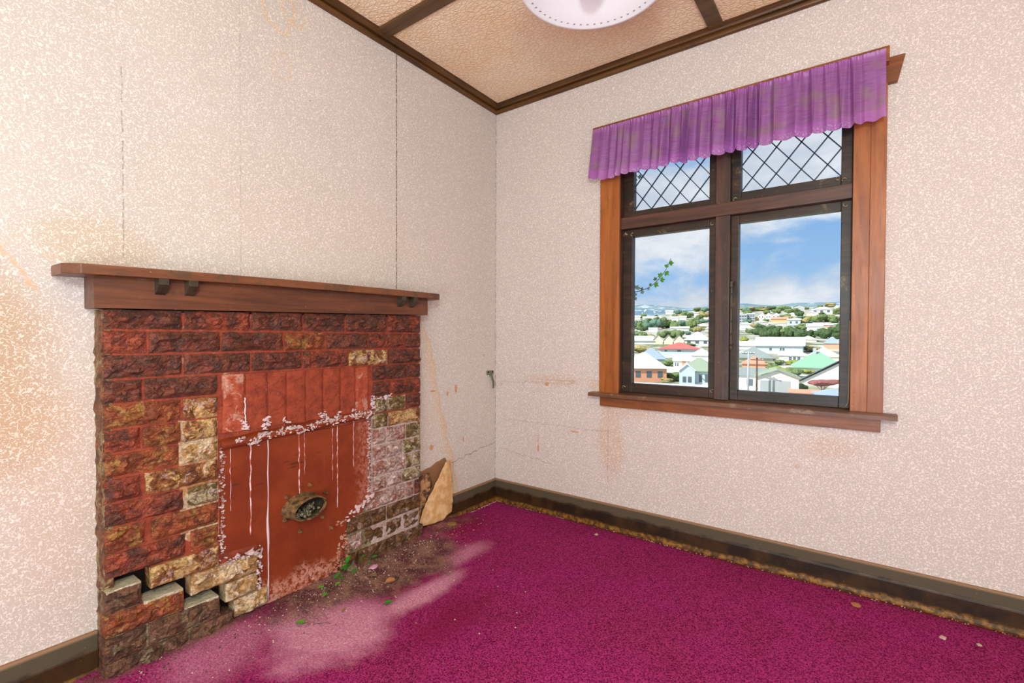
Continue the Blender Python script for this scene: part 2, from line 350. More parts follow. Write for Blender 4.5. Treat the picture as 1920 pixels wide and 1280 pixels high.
def carpet_fn(T):
    P = T.pos(); s = T.xyz(P)
    n = T.noise(P, 190, 2, .75, .6); n3 = T.noise(P, 120, 3, .7); nb = T.noise(P, 3.0, 4, .6); nm = T.noise(P, 12, 4, .65)
    ca = T.mix(T.ramp(nb, .35, .65), s2l((136, 16, 76)), s2l((152, 14, 102)))
    col = T.mix(T.ramp(n, .40, .60), T.mix(.62, ca, s2l((66, 4, 40))), T.mix(.44, ca, s2l((214, 84, 144))))
    wob = T.math('ADD', T.math('MULTIPLY', T.math('SUBTRACT', T.noise(P, 5, 5, .65), .5), 1.1), T.math('MULTIPLY', T.math('SUBTRACT', n3, .5), .35))
    def blob(c, rx, ry, lo, hi):
        return T.ramp(T.math('ADD', T.dist(P, c, (1/rx, 1/ry, 0)), wob), lo, hi, True)
    # bleached tide of pink round the wet patch
    m = T.math('MAXIMUM', blob((.41, -1.54, 0), .25, .28, .45, 1.12), blob((.51, -1.18, 0), .09, .34, .3, 1.05))
    m = T.math('MAXIMUM', m, T.math('MULTIPLY', blob((.40, -.78, 0), .09, .26, .2, 1.15), .7))
    m = T.math('MAXIMUM', m, T.math('MULTIPLY', blob((.24, -1.85, 0), .18, .25, .3, 1.15), .45))
    pale = T.mix(T.ramp(n3, .35, .65), s2l((208, 134, 162)), s2l((234, 184, 202)))
    col = T.mix(T.math('MULTIPLY', m, .88), col, T.mix(T.math('MULTIPLY', T.ramp(n, .35, .6, True), .5), pale, s2l((188, 84, 120))))
    # wine-dark margin outside it
    dk = T.math('MAXIMUM', blob((.74, -1.22, 0), .15, .30, .3, 1.0), blob((.18, -.50, 0), .14, .22, .3, 1.0))
    col = T.mix(T.math('MULTIPLY', dk, .5), col, s2l((122, 22, 52)))
    # soil and brick dust along the hearth
    g = T.math('MAXIMUM', blob((.14, -1.40, 0), .23, .34, .55, 1.0), blob((.22, -1.06, 0), .28, .42, .55, 1.0))
    g = T.math('MAXIMUM', g, T.math('MULTIPLY', T.math('MAXIMUM', blob((.08, -1.9, 0), .075, .45, .4, 1.1), blob((.08, -.62, 0), .12, .3, .3, 1.1)), .8))
    soil = T.mix(T.ramp(nm, .35, .65), s2l((78, 60, 48)), s2l((146, 108, 94)))
    soil = T.mix(T.ramp(n3, .56, .7), soil, s2l((190, 160, 140)))
    soil = T.mix(T.ramp(n3, .42, .3), soil, s2l((58, 42, 34)))
    col = T.mix(T.math('MULTIPLY', g, T.n('ShaderNodeMapRange', ins={0: nm, 1: .3, 2: .6, 3: .75, 4: .98}).outputs[0]), col, soil)
    # dusty edge by the far baseboard
    ed = T.math('MULTIPLY', T.ramp(T.math('ADD', s[1], T.math('MULTIPLY', nm, .03)), -.05, -.015), .5)
    col = T.mix(ed, col, s2l((150, 90, 80)))
    vc = T.n('ShaderNodeTexVoronoi', ins={'Vector': P, 'Scale': 9}).outputs['Distance']
    col = T.mix(T.math('MULTIPLY', T.ramp(vc, .012, .03, True), .7), col, s2l((226, 190, 180)))
    return {'Base Color': col, 'Normal': T.bump(n, .9, .006), 'Roughness': .95}
mat('carpet_pile', (150, 20, 90), .95, carpet_fn, spec=.08)
mat('floorboard', (90, 70, 50), .7)

def stone_mat(name, c1, c2, patch=None, amt=0.0, thr=.5, salt=0.0, scale=16, bk=1.0):
    def fn(T):
        P = T.pos()
        n = T.noise(P, 22, 5, .65); n2 = T.noise(P, 90, 4, .7); n4 = T.noise(P, scale, 5, .7, .6)
        col = T.mix(T.ramp(n, .38, .62), s2l(c1), s2l(c2))
        col = T.mix(T.math('MULTIPLY', T.ramp(n2, .42, .3), .5), col, s2l([v*.45 for v in c1]))
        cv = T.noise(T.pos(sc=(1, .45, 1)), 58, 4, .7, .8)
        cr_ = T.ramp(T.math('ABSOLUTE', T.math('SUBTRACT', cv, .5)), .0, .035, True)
        col = T.mix(T.math('MULTIPLY', cr_, .22*bk), col, s2l([v*.34 for v in c1]))  # crevice shade painted into the stone colour along noise lines
        col = T.mix(T.math('MULTIPLY', T.ramp(n2, .60, .72), .35), col, s2l([min(255, v*1.5+20) for v in c2]))
        if patch:
            pc = T.mix(T.ramp(n2, .35, .65), s2l([v*.72 for v in patch]), s2l(patch))
            col = T.mix(T.math('MULTIPLY', T.ramp(n4, thr, thr+.07), amt), col, pc)
        if salt:
            n5 = T.noise(T.vmath('ADD', P, (3, 8, 2)), 26, 5, .75, .8)
            col = T.mix(T.math('MULTIPLY', T.ramp(n5, .54, .60), salt), col, s2l((226, 205, 196)))
        return {'Base Color': col, 'Normal': T.bump(T.math('SUBTRACT', T.math('ADD', n, T.math('MULTIPLY', n2, .6)), T.math('MULTIPLY', cr_, .25)), .8*bk, .010), 'Roughness': .58}
    return mat(name, c1, .62, fn, spec=.35)
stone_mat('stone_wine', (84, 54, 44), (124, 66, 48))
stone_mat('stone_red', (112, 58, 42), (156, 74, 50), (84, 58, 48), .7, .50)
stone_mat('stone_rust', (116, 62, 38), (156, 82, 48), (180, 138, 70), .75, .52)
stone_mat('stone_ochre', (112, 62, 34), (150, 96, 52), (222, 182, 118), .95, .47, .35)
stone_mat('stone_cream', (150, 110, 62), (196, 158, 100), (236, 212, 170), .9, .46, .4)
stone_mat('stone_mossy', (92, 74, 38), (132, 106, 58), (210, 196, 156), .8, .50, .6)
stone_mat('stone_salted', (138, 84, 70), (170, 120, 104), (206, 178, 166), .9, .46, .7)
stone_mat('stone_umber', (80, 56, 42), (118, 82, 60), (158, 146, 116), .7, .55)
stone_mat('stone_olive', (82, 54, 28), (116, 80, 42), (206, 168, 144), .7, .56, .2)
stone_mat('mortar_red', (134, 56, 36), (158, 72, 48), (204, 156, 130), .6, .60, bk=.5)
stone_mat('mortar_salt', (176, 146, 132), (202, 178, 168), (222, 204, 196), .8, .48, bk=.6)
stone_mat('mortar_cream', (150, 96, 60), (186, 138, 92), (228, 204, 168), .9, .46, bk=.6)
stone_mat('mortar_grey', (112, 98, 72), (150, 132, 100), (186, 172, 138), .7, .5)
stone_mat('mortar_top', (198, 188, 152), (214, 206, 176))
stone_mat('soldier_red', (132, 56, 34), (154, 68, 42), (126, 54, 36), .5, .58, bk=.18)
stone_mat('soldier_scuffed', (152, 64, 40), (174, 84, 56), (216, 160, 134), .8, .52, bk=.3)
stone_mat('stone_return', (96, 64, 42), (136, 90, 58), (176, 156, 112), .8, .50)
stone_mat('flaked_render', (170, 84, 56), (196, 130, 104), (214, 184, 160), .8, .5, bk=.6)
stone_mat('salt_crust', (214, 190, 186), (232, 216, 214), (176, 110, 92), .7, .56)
mat('soot', (22, 18, 14), .95)
stone_mat('sooty_bore', (34, 30, 20), (60, 52, 34), (92, 84, 56), .7, .5)  # shade of a deep pipe put into the shallow bore's colour
def panel_fn(T):
    P = T.pos(); s = T.xyz(P)
    n = T.noise(P, 5, 5, .6); n2 = T.noise(P, 60, 4, .7)
    st = T.noise(T.pos(sc=(1, 60, 1.4)), 1.0, 4, .6)
    col = T.mix(T.ramp(n, .35, .65), s2l((118, 46, 18)), s2l((138, 58, 26)))
    col = T.mix(T.math('MULTIPLY', T.ramp(st, .5, .72), .4), col, s2l((120, 46, 24)))
    col = T.mix(T.math('MULTIPLY', T.ramp(st, .62, .72), T.math('MULTIPLY', T.ramp(s[2], .25, .6), .3)), col, s2l((196, 110, 84)))
    sk = T.noise(T.pos(sc=(1, 9, 60)), 1.0, 3, .6)
    bandm = T.math('MULTIPLY', T.ramp(sk, .60, .70), T.math('MULTIPLY', T.ramp(s[2], .50, .53), T.ramp(s[2], .60, .64, True)))
    col = T.mix(T.math('MULTIPLY', bandm, .7), col, s2l((70, 36, 20)))
    # flaking edge and pale feet
    e1 = T.math('ADD', T.ramp(T.math('ADD', s[2], T.math('MULTIPLY', n, .16)), .16, .215, True), T.math('MULTIPLY', T.ramp(T.math('ADD', s[1], T.math('MULTIPLY', n2, .1)), -1.16, -1.09), .5))
    col = T.mix(T.math('MULTIPLY', T.math('MULTIPLY', e1, T.ramp(n2, .42, .58)), .8), col, s2l((206, 150, 130)))
    return {'Base Color': col, 'Normal': T.bump(T.math('ADD', n2, n), .3, .004), 'Roughness': .5}
mat('painted_render', (146, 54, 20), .5, panel_fn, spec=.35)
def rust_fn(T):
    P = T.pos(); n = T.noise(P, 40, 5, .7)
    col = T.mix(T.ramp(n, .35, .65), s2l((54, 46, 26)), s2l((136, 100, 64)))
    return {'Base Color': col, 'Normal': T.bump(n, .6, .004)}
mat('rusty_iron', (120, 90, 50), .7, rust_fn)
mat('ash', (96, 92, 72), .9, lambda T: {'Base Color': T.mix(T.ramp(T.noise(T.pos(), 160, 4, .8), .4, .65), s2l((58, 56, 38)), s2l((178, 170, 140))), 'Normal': T.bump(T.noise(T.pos(), 120, 4), .9, .01)})
mat('salt_drip', (206, 150, 146), .7, lambda T: {'Base Color': T.mix(T.ramp(T.noise(T.pos(), 30, 4), .4, .6), s2l((176, 88, 70)), s2l((226, 194, 196)))})
mat('salt_white', (216, 192, 192), .7)

def glass_mat(name, tint=(1, 1, 1, 1)):
    m = bpy.data.materials.new(name); m.use_nodes = True; MATS[name] = m; nt = m.node_tree; nt.nodes.remove(nt.nodes['Principled BSDF'])
    T = NT(nt)
    tr = T.n('ShaderNodeBsdfTransparent', ins={0: tint}); gl = T.n('ShaderNodeBsdfGlossy', ins={0: (1, 1, 1, 1), 'Roughness': .02})
    fr = T.n('ShaderNodeFresnel', ins={'IOR': 1.09})
    mx = T.n('ShaderNodeMixShader', ins={0: fr.outputs[0], 1: tr.outputs[0], 2: gl.outputs[0]})
    nt.links.new(mx.outputs[0], nt.nodes['Material Output'].inputs[0]); return m
glass_mat('window_glass', (.985, .992, .992, 1))
mat('lead_came', (38, 58, 74), .5, spec=.4)
mat('dark_metal', (84, 76, 60), .5, metal=.15)
mat('grey_metal', (120, 122, 98), .45, metal=.35)
def fabric():
    m = bpy.data.materials.new('purple_fabric'); m.use_nodes = True; MATS['purple_fabric'] = m; nt = m.node_tree; nt.nodes.remove(nt.nodes['Principled BSDF'])
    T = NT(nt); P = T.pos()
    st = T.noise(T.pos(sc=(14, 1, 420)), 1.0, 3, .7); st2 = T.noise(T.pos(sc=(5, 3, 130)), 1.0, 3, .6); bl = T.noise(P, 7, 3, .55)
    uvn = T.n('ShaderNodeAttribute', attribute_name='hem').outputs['Fac']
    col = T.mix(T.ramp(st, .3, .7), s2l((138, 78, 142)), s2l((172, 110, 174)))
    col = T.mix(T.math('MULTIPLY', T.ramp(st2, .5, .7), .5), col, s2l((150, 110, 190)))
    col = T.mix(T.math('MULTIPLY', T.ramp(bl, .50, .62), .7), col, s2l((154, 122, 132)))
    col = T.mix(T.math('MULTIPLY', uvn, .55), col, s2l((188, 108, 196)))
    lace = T.math('MULTIPLY', T.ramp(T.noise(P, 130, 2, .7), .52, .6), T.n('ShaderNodeAttribute', attribute_name='lace').outputs['Fac'])
    col = T.mix(T.math('MULTIPLY', lace, .6), col, s2l((214, 186, 226)))
    df = T.n('ShaderNodeBsdfDiffuse', ins={0: col}); tl = T.n('ShaderNodeBsdfTranslucent', ins={0: col}); gs = T.n('ShaderNodeBsdfGlossy', ins={0: (.9, .75, .95, 1), 'Roughness': .42})
    a = T.n('ShaderNodeMixShader', ins={0: .34, 1: df.outputs[0], 2: tl.outputs[0]}); b = T.n('ShaderNodeMixShader', ins={0: .06, 1: a.outputs[0], 2: gs.outputs[0]})
    nt.links.new(b.outputs[0], nt.nodes['Material Output'].inputs[0])
fabric()
mat('milk_glass', (251, 252, 254), .3, lambda T: {'Transmission Weight': 0.0}, spec=.4)
mat('bulb_globe', (196, 176, 178), .35)
mat('stitch', (120, 112, 116), .8)
mat('torn_paper', (222, 178, 120), .8, lambda T: {'Base Color': T.mix(T.ramp(T.noise(T.pos(), 25, 4), .4, .65), s2l((212, 164, 106)), s2l((232, 196, 146))), 'Normal': T.bump(T.noise(T.pos(), 18, 3), .4, .01)})
mat('scorched_paper', (130, 92, 60), .8, lambda T: {'Base Color': T.mix(T.ramp(T.noise(T.pos(), 35, 4), .4, .6), s2l((92, 62, 42)), s2l((190, 146, 102)))})
mat('bare_plaster', (146, 106, 72), .9)
mat('leaf_fresh', (86, 150, 36), .5, spec=.4); mat('leaf_dark', (74, 104, 60), .5); mat('leaf_green_floor', (50, 128, 34), .5)
mat('leaf_dry', (176, 120, 70), .8); mat('stem_brown', (104, 84, 70), .7); mat('leaf_grey', (120, 140, 128), .6)
mat('debris_pale', (196, 168, 152), .9); mat('debris_dark', (70, 54, 42), .9); mat('debris_pink', (208, 150, 172), .9); mat('debris_brown', (140, 108, 62), .9)

# ------------------------------------------------------------------ room shell
RX, RY, RH = 3.75, -4.15, 2.70
# window opening in wall_right
WX0, WX1, WZ0, WZ1 = .90, 2.005, .775, 2.22
T_ = .14
bm = bmesh.new()
def slab(lo, hi): addbox(bm, lo, hi)
slab((-T_, 0, -.1), (WX0, T_, RH+.1)); slab((WX1, 0, -.1), (RX+T_, T_, RH+.1)); slab((WX0, 0, -.1), (WX1, T_, WZ0)); slab((WX0, 0, WZ1), (WX1, T_, RH+.1))
struct(link('wall_right', finish(bm, 'wall_right'), MATS['wallpaper_right']), 'far papered wall holding the window, fine cream squiggle wallpaper with damp marks')
struct(box('wall_left', (-T_, RY-T_, -.1), (0, 0, RH+.1), MATS['wallpaper_left']), 'papered chimney wall with brown damp stains and a split wallpaper joint')
struct(box('wall_back', (0, RY-T_, -.1), (RX+T_, RY, RH+.1), MATS['wall_plain']))
struct(box('wall_side', (RX, RY, -.1), (RX+T_, 0, RH+.1), MATS['wall_plain']))
struct(box('floor', (0, RY, -.1), (RX, 0, -.012), MATS['floorboard']), 'bare boards under the fitted carpet')

# ceiling: plaster deck, embossed panels between timber battens
ce = struct(box('ceiling', (0, RY, RH+.004), (RX, 0, RH+.1), MATS['wall_plain']), 'embossed tan ceiling divided by dark timber battens')
bx = [0.02, 1.395, 1.464, 2.79, 2.859, RX]
by = [-.02, -.944, -1.02, -2.40, -2.476, RY]
for i in range(0, 6, 2):
    for j in range(0, 6, 2):
        box('ceiling_panel', (bx[i]-.01, by[j+1]-.01, RH-.006), (bx[i+1]+.01, by[j]+.01, RH+.006), MATS['embossed_ceiling'], ce)
for (a, b_) in ((1.395, 1.464), (2.79, 2.859)):
    box('batten', (a, RY, RH-.020), (b_, 0, RH+.002), MATS['batten_wood'], ce, .003)
for (a, b_) in ((-1.02, -.944), (-2.476, -2.40)):
    for (c, d_) in ((0, 1.395), (1.464, 2.79), (2.859, RX)):
        box('batten', (c, a, RH-.019), (d_, b_, RH+.002), MATS['batten_wood'], ce, .003)
# cornice: a stepped moulding round the room
prof = [(0, 2.640), (.010, 2.640), (.016, 2.644), (.019, 2.650), (.020, 2.657), (.017, 2.663), (.011, 2.665), (.010, 2.669), (.022, 2.671), (.026, 2.680), (.036, 2.689), (.044, 2.691), (.046, 2.700), (0, 2.700)]
t1 = prism('trim_1', [(-b2, z2) for b2, z2 in prof], 0, 0.0, RX, MATS['cornice_across']); struct(t1, 'stepped dark timber cornice above the window wall')
bm = bmesh.new()
t2 = prism('trim_2', [(b2, z2) for b2, z2 in prof], 1, RY, 0, MATS['cornice_along']); struct(t2, 'stepped dark timber cornice above the chimney wall')
# baseboards
bp = [(0, 0), (.030, 0), (.030, .010), (.024, .022), (.020, .026), (.020, .085), (.017, .095), (.017, .136), (.010, .146), (0, .146)]
struct(prism('baseboard_right', [(-a, b_) for a, b_ in bp], 0, 0, RX, MATS['baseboard_wood']), 'dusty dark baseboard under the window wall, rotten along its foot')
bl = empty('baseboard_left'); struct(bl, 'dark mouldy baseboard of the chimney wall, broken by the fireplace')
prism('board', bp, 1, RY, -2.142, MATS['baseboard_wood'], bl); prism('board', bp, 1, -.765, 0, MATS['baseboard_wood'], bl)

# carpet, lifted a little by the hearth slab under it
def carpet_z(x, y):
    k = max(0, min(1, (.34-x)/.22)); k = k*k*(3-2*k)
    m_ = max(0, min(1, (y+2.45)/.4))*max(0, min(1, (-.30-y)/.3))
    return .002 + .026*k*m_ + .004*nz(x*9, y*9)*k
nxs, nys = 90, 100; vv, ff = [], []
for j in range(nys+1):
    for i in range(nxs+1):
        u = i/nxs; x = .022+(RX-.03)*(u**1.7); y = -.022+(RY+.03)*(j/nys)
        vv.append((x, y, carpet_z(x, y)))
for j in range(nys):
    for i in range(nxs):
        a = j*(nxs+1)+i; ff.append((a, a+nxs+1, a+nxs+2, a+1))
cm = mesh('carpet', vv, ff); co = link('carpet', cm, MATS['carpet_pile'], smooth=True)
md = co.modifiers.new('t', 'SOLIDIFY'); md.thickness = .012; md.offset = -1
tag(co, 'fitted magenta carpet, bleached pink and soiled near the hearth', 'carpet')

# ------------------------------------------------------------------ fireplace
FP = empty('fireplace', (.05, -1.45, 0)); tag(FP, 'crumbling rock-faced red brick chimney breast with boarded-up painted opening', 'fireplace')
def fpart(o): return keep(o, FP)
def rock(name, y0, y1, z0, z1, xf, m, amp=.016, seed=0, tilt=0.0, ny=None, z1b=None, side=False, back=.045):
    """rock-faced block: flat margins, hewn bulging face"""
    ny = ny or max(4, int((y1-y0)/.0085)); nzz = max(4, int((z1-z0)/.0085))
    fr = {}; bm = bmesh.new()
    cy, cz = (y0+y1)/2, (z0+z1)/2
    for j in range(nzz+1):
        for i in range(ny+1):
            u, v = i/ny, j/nzz
            y = y0+(y1-y0)*u; zt = z1 if z1b is None else z1+(z1b-z1)*u; z = z0+(zt-z0)*v
            e = min(min(u, 1-u)*(y1-y0), min(v, 1-v)*(z1-z0))/.016; e = min(1, e)
            f1 = abs(nz(y*14+seed, z*26, seed)); f2 = nz(y*34, z*60+seed, 3.1); f3 = nz(y*90, z*120, seed)
            ledge = (1 if nz(y*9+seed*3, z*40+seed, 5) > .05 else 0)
            dx = e*(.15+.9*f1+.40*f2+.30*f3+.85*ledge*(.6+.5*f2))*amp*1.15
            if e == 0: y += .0035*nz(z*40, y*7, seed)*(1 if u in (0, 1) else 0); z += .003*nz(y*35, z*9, seed)*(1 if v in (0, 1) else 0)
            x = xf+dx
            if tilt: # rotate in plane about the centre
                a = tilt; y, z = cy+(y-cy)*math.cos(a)-(z-cz)*math.sin(a), cz+(y-cy)*math.sin(a)+(z-cz)*math.cos(a)
            fr[i, j] = bm.verts.new((x, y, z))
    for j in range(nzz):
        for i in range(ny): bm.faces.new((fr[i, j], fr[i+1, j], fr[i+1, j+1], fr[i, j+1]))
    rim = [fr[i, 0] for i in range(ny)]+[fr[ny, j] for j in range(nzz)]+[fr[i, nzz] for i in range(ny, 0, -1)]+[fr[0, j] for j in range(nzz, 0, -1)]
    n = len(rim)
    if side:   # hewn end showing on the return
        prev = rim
        for s_ in range(1, 4):
            t = s_/3; cur = []
            for q in rim:
                c = q.co; dy = -.010*abs(nz(c.z*45, t*4, seed))*(1 if abs(c.y-y0) < .006 else 0)
                cur.append(bm.verts.new((c.x+(back-c.x)*t, c.y+dy, c.z)))
            for k in range(n): bm.faces.new((prev[k], cur[k], cur[(k+1) % n], prev[(k+1) % n]))
            prev = cur
        bk = prev
    else:
        bk = [bm.verts.new((back, q.co.y, q.co.z)) for q in rim]
        for k in range(n): bm.faces.new((rim[k], bk[k], bk[(k+1) % n], rim[(k+1) % n]))
    bm.faces.new(bk[::-1])
    return fpart(link(name, finish(bm, name), MATS[m]))

YL, YR, PL, PR = -2.135, -.779, -1.797, -1.100
J = .0045   # half joint
def fasc_z(y): return 1.208+(y+2.163)*(.033/1.42)
rows = [  # z0, z1, list of joints, materials
 (1.145, None, [-1.914, -1.678, -1.458, -1.249, -1.005], 'wine red wine wine wine red'),
 (1.064, 1.136, [-2.019, -1.789, -1.545, -1.351, -1.120, -.887], 'red wine wine rust wine red wine'),
 (.983, 1.055, [-1.915, -1.679, -1.463, -1.233, -1.0], 'wine wine wine red ochre wine')]
sd_ = 1
for z0, z1, js, ms in rows:
    e = [YL]+js+[YR]; ms = ms.split()
    for i in range(len(e)-1):
        a = e[i]+(J if i else 0); b_ = e[i+1]-(J if i < len(e)-2 else 0)
        m = 'stone_'+ms[i]
        if z1 is None: rock('brick', a, b_, z0, fasc_z(a)-.004, .085, m, seed=sd_, z1b=fasc_z(b_)-.004, side=(i == 0))
        else: rock('brick', a, b_, z0, z1, .085, m, seed=sd_, side=(i == 0))
        sd_ += 1.7
def run(z0, z1, e, ms, xf=.085, side=False, amp=.016, last=False):
    global sd_
    for i, m in enumerate(ms.split()):
        rock('brick', e[2*i], e[2*i+1], z0, z1, xf, 'stone_'+m, seed=sd_, side=(side and i == 0), amp=amp); sd_ += 1.7
G = .0045
run(.904, .975, [YL, -2.037, -2.028, -1.803], 'wine wine', side=True)
run(.822, .895, [YL, -1.925, -1.914, -1.803], 'rust ochre', side=True)
run(.742, .813, [YL, -2.044, -2.033, -1.924, -1.914, -1.803], 'red rust ochre', side=True)
run(.664, .733, [YL, -1.931, -1.912, -1.803], 'rust cream', side=True)
run(.582, .655, [YL, -2.043, -2.028, -1.803], 'red ochre', side=True)
run(.502, .573, [YL, -1.918, -1.902, -1.803], 'red mossy', side=True)
run(.419, .494, [YL, -2.032, -2.012, -1.803], 'rust rust', side=True)
run(.335, .411, [YL, -1.912, -1.893, -1.803], 'red rust', side=True)
# the leaf that hangs above the step crack
run(.258, .328, [-2.018, -1.803], 'ochre', xf=.090)
run(.182, .254, [-1.897, -1.662], 'cream', xf=.094, amp=.022)
run(.108, .176, [-1.782, -1.664], 'cream', xf=.096, amp=.022)
run(.036, .102, [-1.752, -1.628], 'cream', xf=.100, amp=.024)
# the dropped corner below it
run(.226, .297, [YL-.006, -2.046], 'umber', xf=.100, side=True, amp=.02)
run(.149, .222, [YL-.006, -1.922], 'rust', xf=.100, side=True, amp=.02)
run(.070, .145, [YL-.008, -2.035, -2.027, -1.806], 'umber umber', xf=.102, side=True, amp=.02)
run(-.008, .066, [YL-.008, -1.912, -1.905, -1.760], 'umber umber', xf=.104, side=True, amp=.02)
# right flank
run(.904, .975, [-1.093, -.877, -.868, YR], 'wine wine')
run(.822, .895, [-1.093, -.989, -.980, YR], 'wine red')
run(.742, .813, [-1.083, -.885, -.875, YR], 'mossy wine')
run(.664, .733, [-1.093, -1.004, -.995, YR], 'mossy ochre')
run(.582, .655, [-1.093, -1.014, -1.006, -.886, -.878, YR], 'salted salted mossy')
run(.502, .573, [-1.093, -1.013, -1.004, -.908, -.900, YR], 'salted salted mossy')
run(.422, .494, [-1.093, -.887, -.878, YR], 'salted mossy')
run(.350, .413, [-1.093, -1.012, -1.003, -.912, -.902, YR], 'salted salted mossy')
run(.266, .341, [-1.135, -.946, -.938, -.892, -.884, -.826, -.818, YR], 'salted salted salted wine')
run(.184, .257, [-1.245, -1.013, -1.004, YR], 'olive olive')
run(.094, .176, [-1.245, -1.154, -1.146, -1.026, -1.018, -.908, -.900, -.783], 'salted olive olive olive', xf=.080, amp=.010)
run(.0, .086, [-1.285, -1.192, -1.184, -1.018, -1.010, -.765], 'olive olive olive', xf=.092, amp=.012)
# soldier course over the opening
sj = [-1.790, -1.705, -1.619, -1.539, -1.453, -1.370, -1.281, -1.199, -1.122]
for i in range(8):
    a, b_ = sj[i]+.0045, sj[i+1]-.0045
    rock('brick', a, b_, .752, .973, .0885, 'soldier_scuffed' if i in (0, 7) else 'soldier_red', amp=.0022, seed=40+i)
# mortar bed, in two leaves parted by the crack; dark core behind
up_poly = [(YL+.004, 1.20), (YL+.004, .338), (-1.90, .338), (-1.90, .258), (-2.016, .330), (-2.016, .262), (-1.895, .262), (-1.895, .186), (-1.78, .186), (-1.78, .112), (-1.75, .112), (-1.75, .04), (-1.60, .03), (-1.25, .0), (-.785, .0), (-.785, 1.225)]
up_poly = [(YL+.004, 1.20), (YL+.004, .338), (-2.016, .338), (-2.016, .262), (-1.895, .262), (-1.895, .186), (-1.78, .186), (-1.78, .112), (-1.748, .112), (-1.748, .04), (-1.60, .03), (-1.25, .0), (-.785, .0), (-.785, 1.225)]
fpart(prism('mortar', up_poly, 0, .02, .0815, MATS['mortar_red']))
fpart(prism('mortar', [(YL-.002, -.01), (-1.764, -.01), (-1.764, .062), (-1.81, .062), (-1.81, .141), (-1.926, .141), (-1.926, .218), (-2.05, .218), (-2.05, .292), (YL-.002, .292)], 0, .02, .097, MATS['mortar_grey']))['label'] = 'grey sandy mortar of the dropped corner'
fpart(prism('mortar', [(-1.104, .0), (-.787, .0), (-.787, .655), (-1.104, .742)], 0, .03, .0828, MATS['mortar_salt']))['label'] = 'pale salted mortar of the flank beside the torn paper'
fpart(prism('mortar', [(-1.25, .0), (-1.103, .0), (-1.103, .33), (-1.16, .262), (-1.25, .258)], 0, .03, .0826, MATS['mortar_grey']))['label'] = 'grey-green mortar low on the flank'
fpart(prism('mortar', [(-1.925, .40), (-1.86, .345), (-1.80, .345), (-1.80, .80), (-1.93, .82)], 0, .03, .0827, MATS['mortar_cream']))['label'] = 'cream stained mortar beside the rendered panel'
fpart(box('core', (.0, YL+.03, .0), (.03, -.80, 1.19), MATS['soot']))  # black-coloured box behind the crack gaps stands in for deep shade
# pale mortar beds left bare where the courses parted
for (a, b_, zt) in ((YL-.004, -2.048, .297), (-2.04, -1.926, .222), (-1.92, -1.81, .145)):
    fpart(box('mortar_bed', (.03, a, zt-.006), (.103, b_, zt+.004), MATS['mortar_top']))['label'] = 'pale clean mortar bed exposed by the crack'
# ragged mortar down the left return
bm = bmesh.new(); rng = random.Random(3); nzs = 70
cols = []
for j in range(nzs+1):
    z = .0+1.205*j/nzs
    row = []
    for i in range(6):
        x = .0+.082*i/5; y = YL-.002-.011*abs(nz(x*40, z*22, 2))-.004*nz(z*70, x*60, 8)
        row.append(bm.verts.new((x, y, z)))
    row.append(bm.verts.new((.082, YL+.02, z))); cols.append(row)
for j in range(nzs):
    for i in range(6): bm.faces.new((cols[j][i], cols[j][i+1], cols[j+1][i+1], cols[j+1][i]))
fpart(link('return_mortar', finish(bm, 'return_mortar'), MATS['stone_return']))['label'] = 'crumbly olive mortar on the return beside the wall'

# rendered closing panel
pan = [(-1.790, .70), (-1.797, .30), (-1.655, .285), (-1.655, .10), (-1.622, .02), (-1.50, .012), (-1.35, .02), (-1.27, .10), (-1.246, .245), (-1.17, .285), (-1.115, .345), (-1.122, .45), (-1.118, .60), (-1.112, .71), (-1.30, .703), (-1.5, .705), (-1.66, .70), (-1.74, .712)]
fpart(prism('closing_panel', pan, 0, .03, .090, MATS['painted_render']))['label'] = 'smooth brick-red painted render closing the grate'
# rolled lintel lip with salt crust
bm = bmesh.new()
ys = [-1.797+.0132*i for i in range(53)]
def lipz(y): return .7135+(y+1.797)*(.752-.7135)/.69+.004*nz(y*9, 1)
secs = []
for y in ys:
    zc, w = lipz(y)-.006, .023+.006*nz(y*14, 5)
    secs.append([bm.verts.new((.072+.042*math.cos(a)+.003*nz(y*30, a), y, zc+w*math.sin(a))) for a in [math.radians(t) for t in (-80, -45, -15, 15, 45, 80)]])
for i in range(len(secs)-1):
    for k in range(5): bm.faces.new((secs[i][k], secs[i+1][k], secs[i+1][k+1], secs[i][k+1]))
fpart(link('lintel_lip', finish(bm, 'lintel_lip'), MATS['painted_render'], smooth=True))
def crust(pts, r, m='salt_crust', seed=0, name='salt_crust'):
    """many thin irregular scabs, none of them countable"""
    bm = bmesh.new(); rg = random.Random(seed)
    for (x, y, z) in pts:
        for q in range(3):
            s = r*rg.choice((.25, .35, .5, .8))*rg.uniform(.8, 1.3); ya, za, a = rg.uniform(.7, 2.2), rg.uniform(.5, 1.3), rg.uniform(-.5, .9)
            yo, zo = rg.gauss(0, r*.9), rg.gauss(0, r*.8); n_ = rg.choice((5, 6, 7)); c0 = bm.verts.new((x+.0016, y+yo, z+zo)); ring = []
            for k in range(n_):
                t = 2*math.pi*k/n_; rr_ = s*rg.uniform(.55, 1.25); dy, dz = rr_*math.cos(t)*ya, rr_*math.sin(t)*za
                ring.append(bm.verts.new((x-.006, y+yo+dy*math.cos(a)-dz*math.sin(a), z+zo+dy*math.sin(a)+dz*math.cos(a))))
            mid = [bm.verts.new((x+.0006, c0.co.y+(v.co.y-c0.co.y)*.8, c0.co.z+(v.co.z-c0.co.z)*.8)) for v in ring]
            for k in range(n_):
                bm.faces.new((ring[k], ring[(k+1) % n_], mid[(k+1) % n_], mid[k])); bm.faces.new((mid[k], mid[(k+1) % n_], c0))
    return fpart(link(name, finish(bm, name), MATS[m], kind='stuff'))
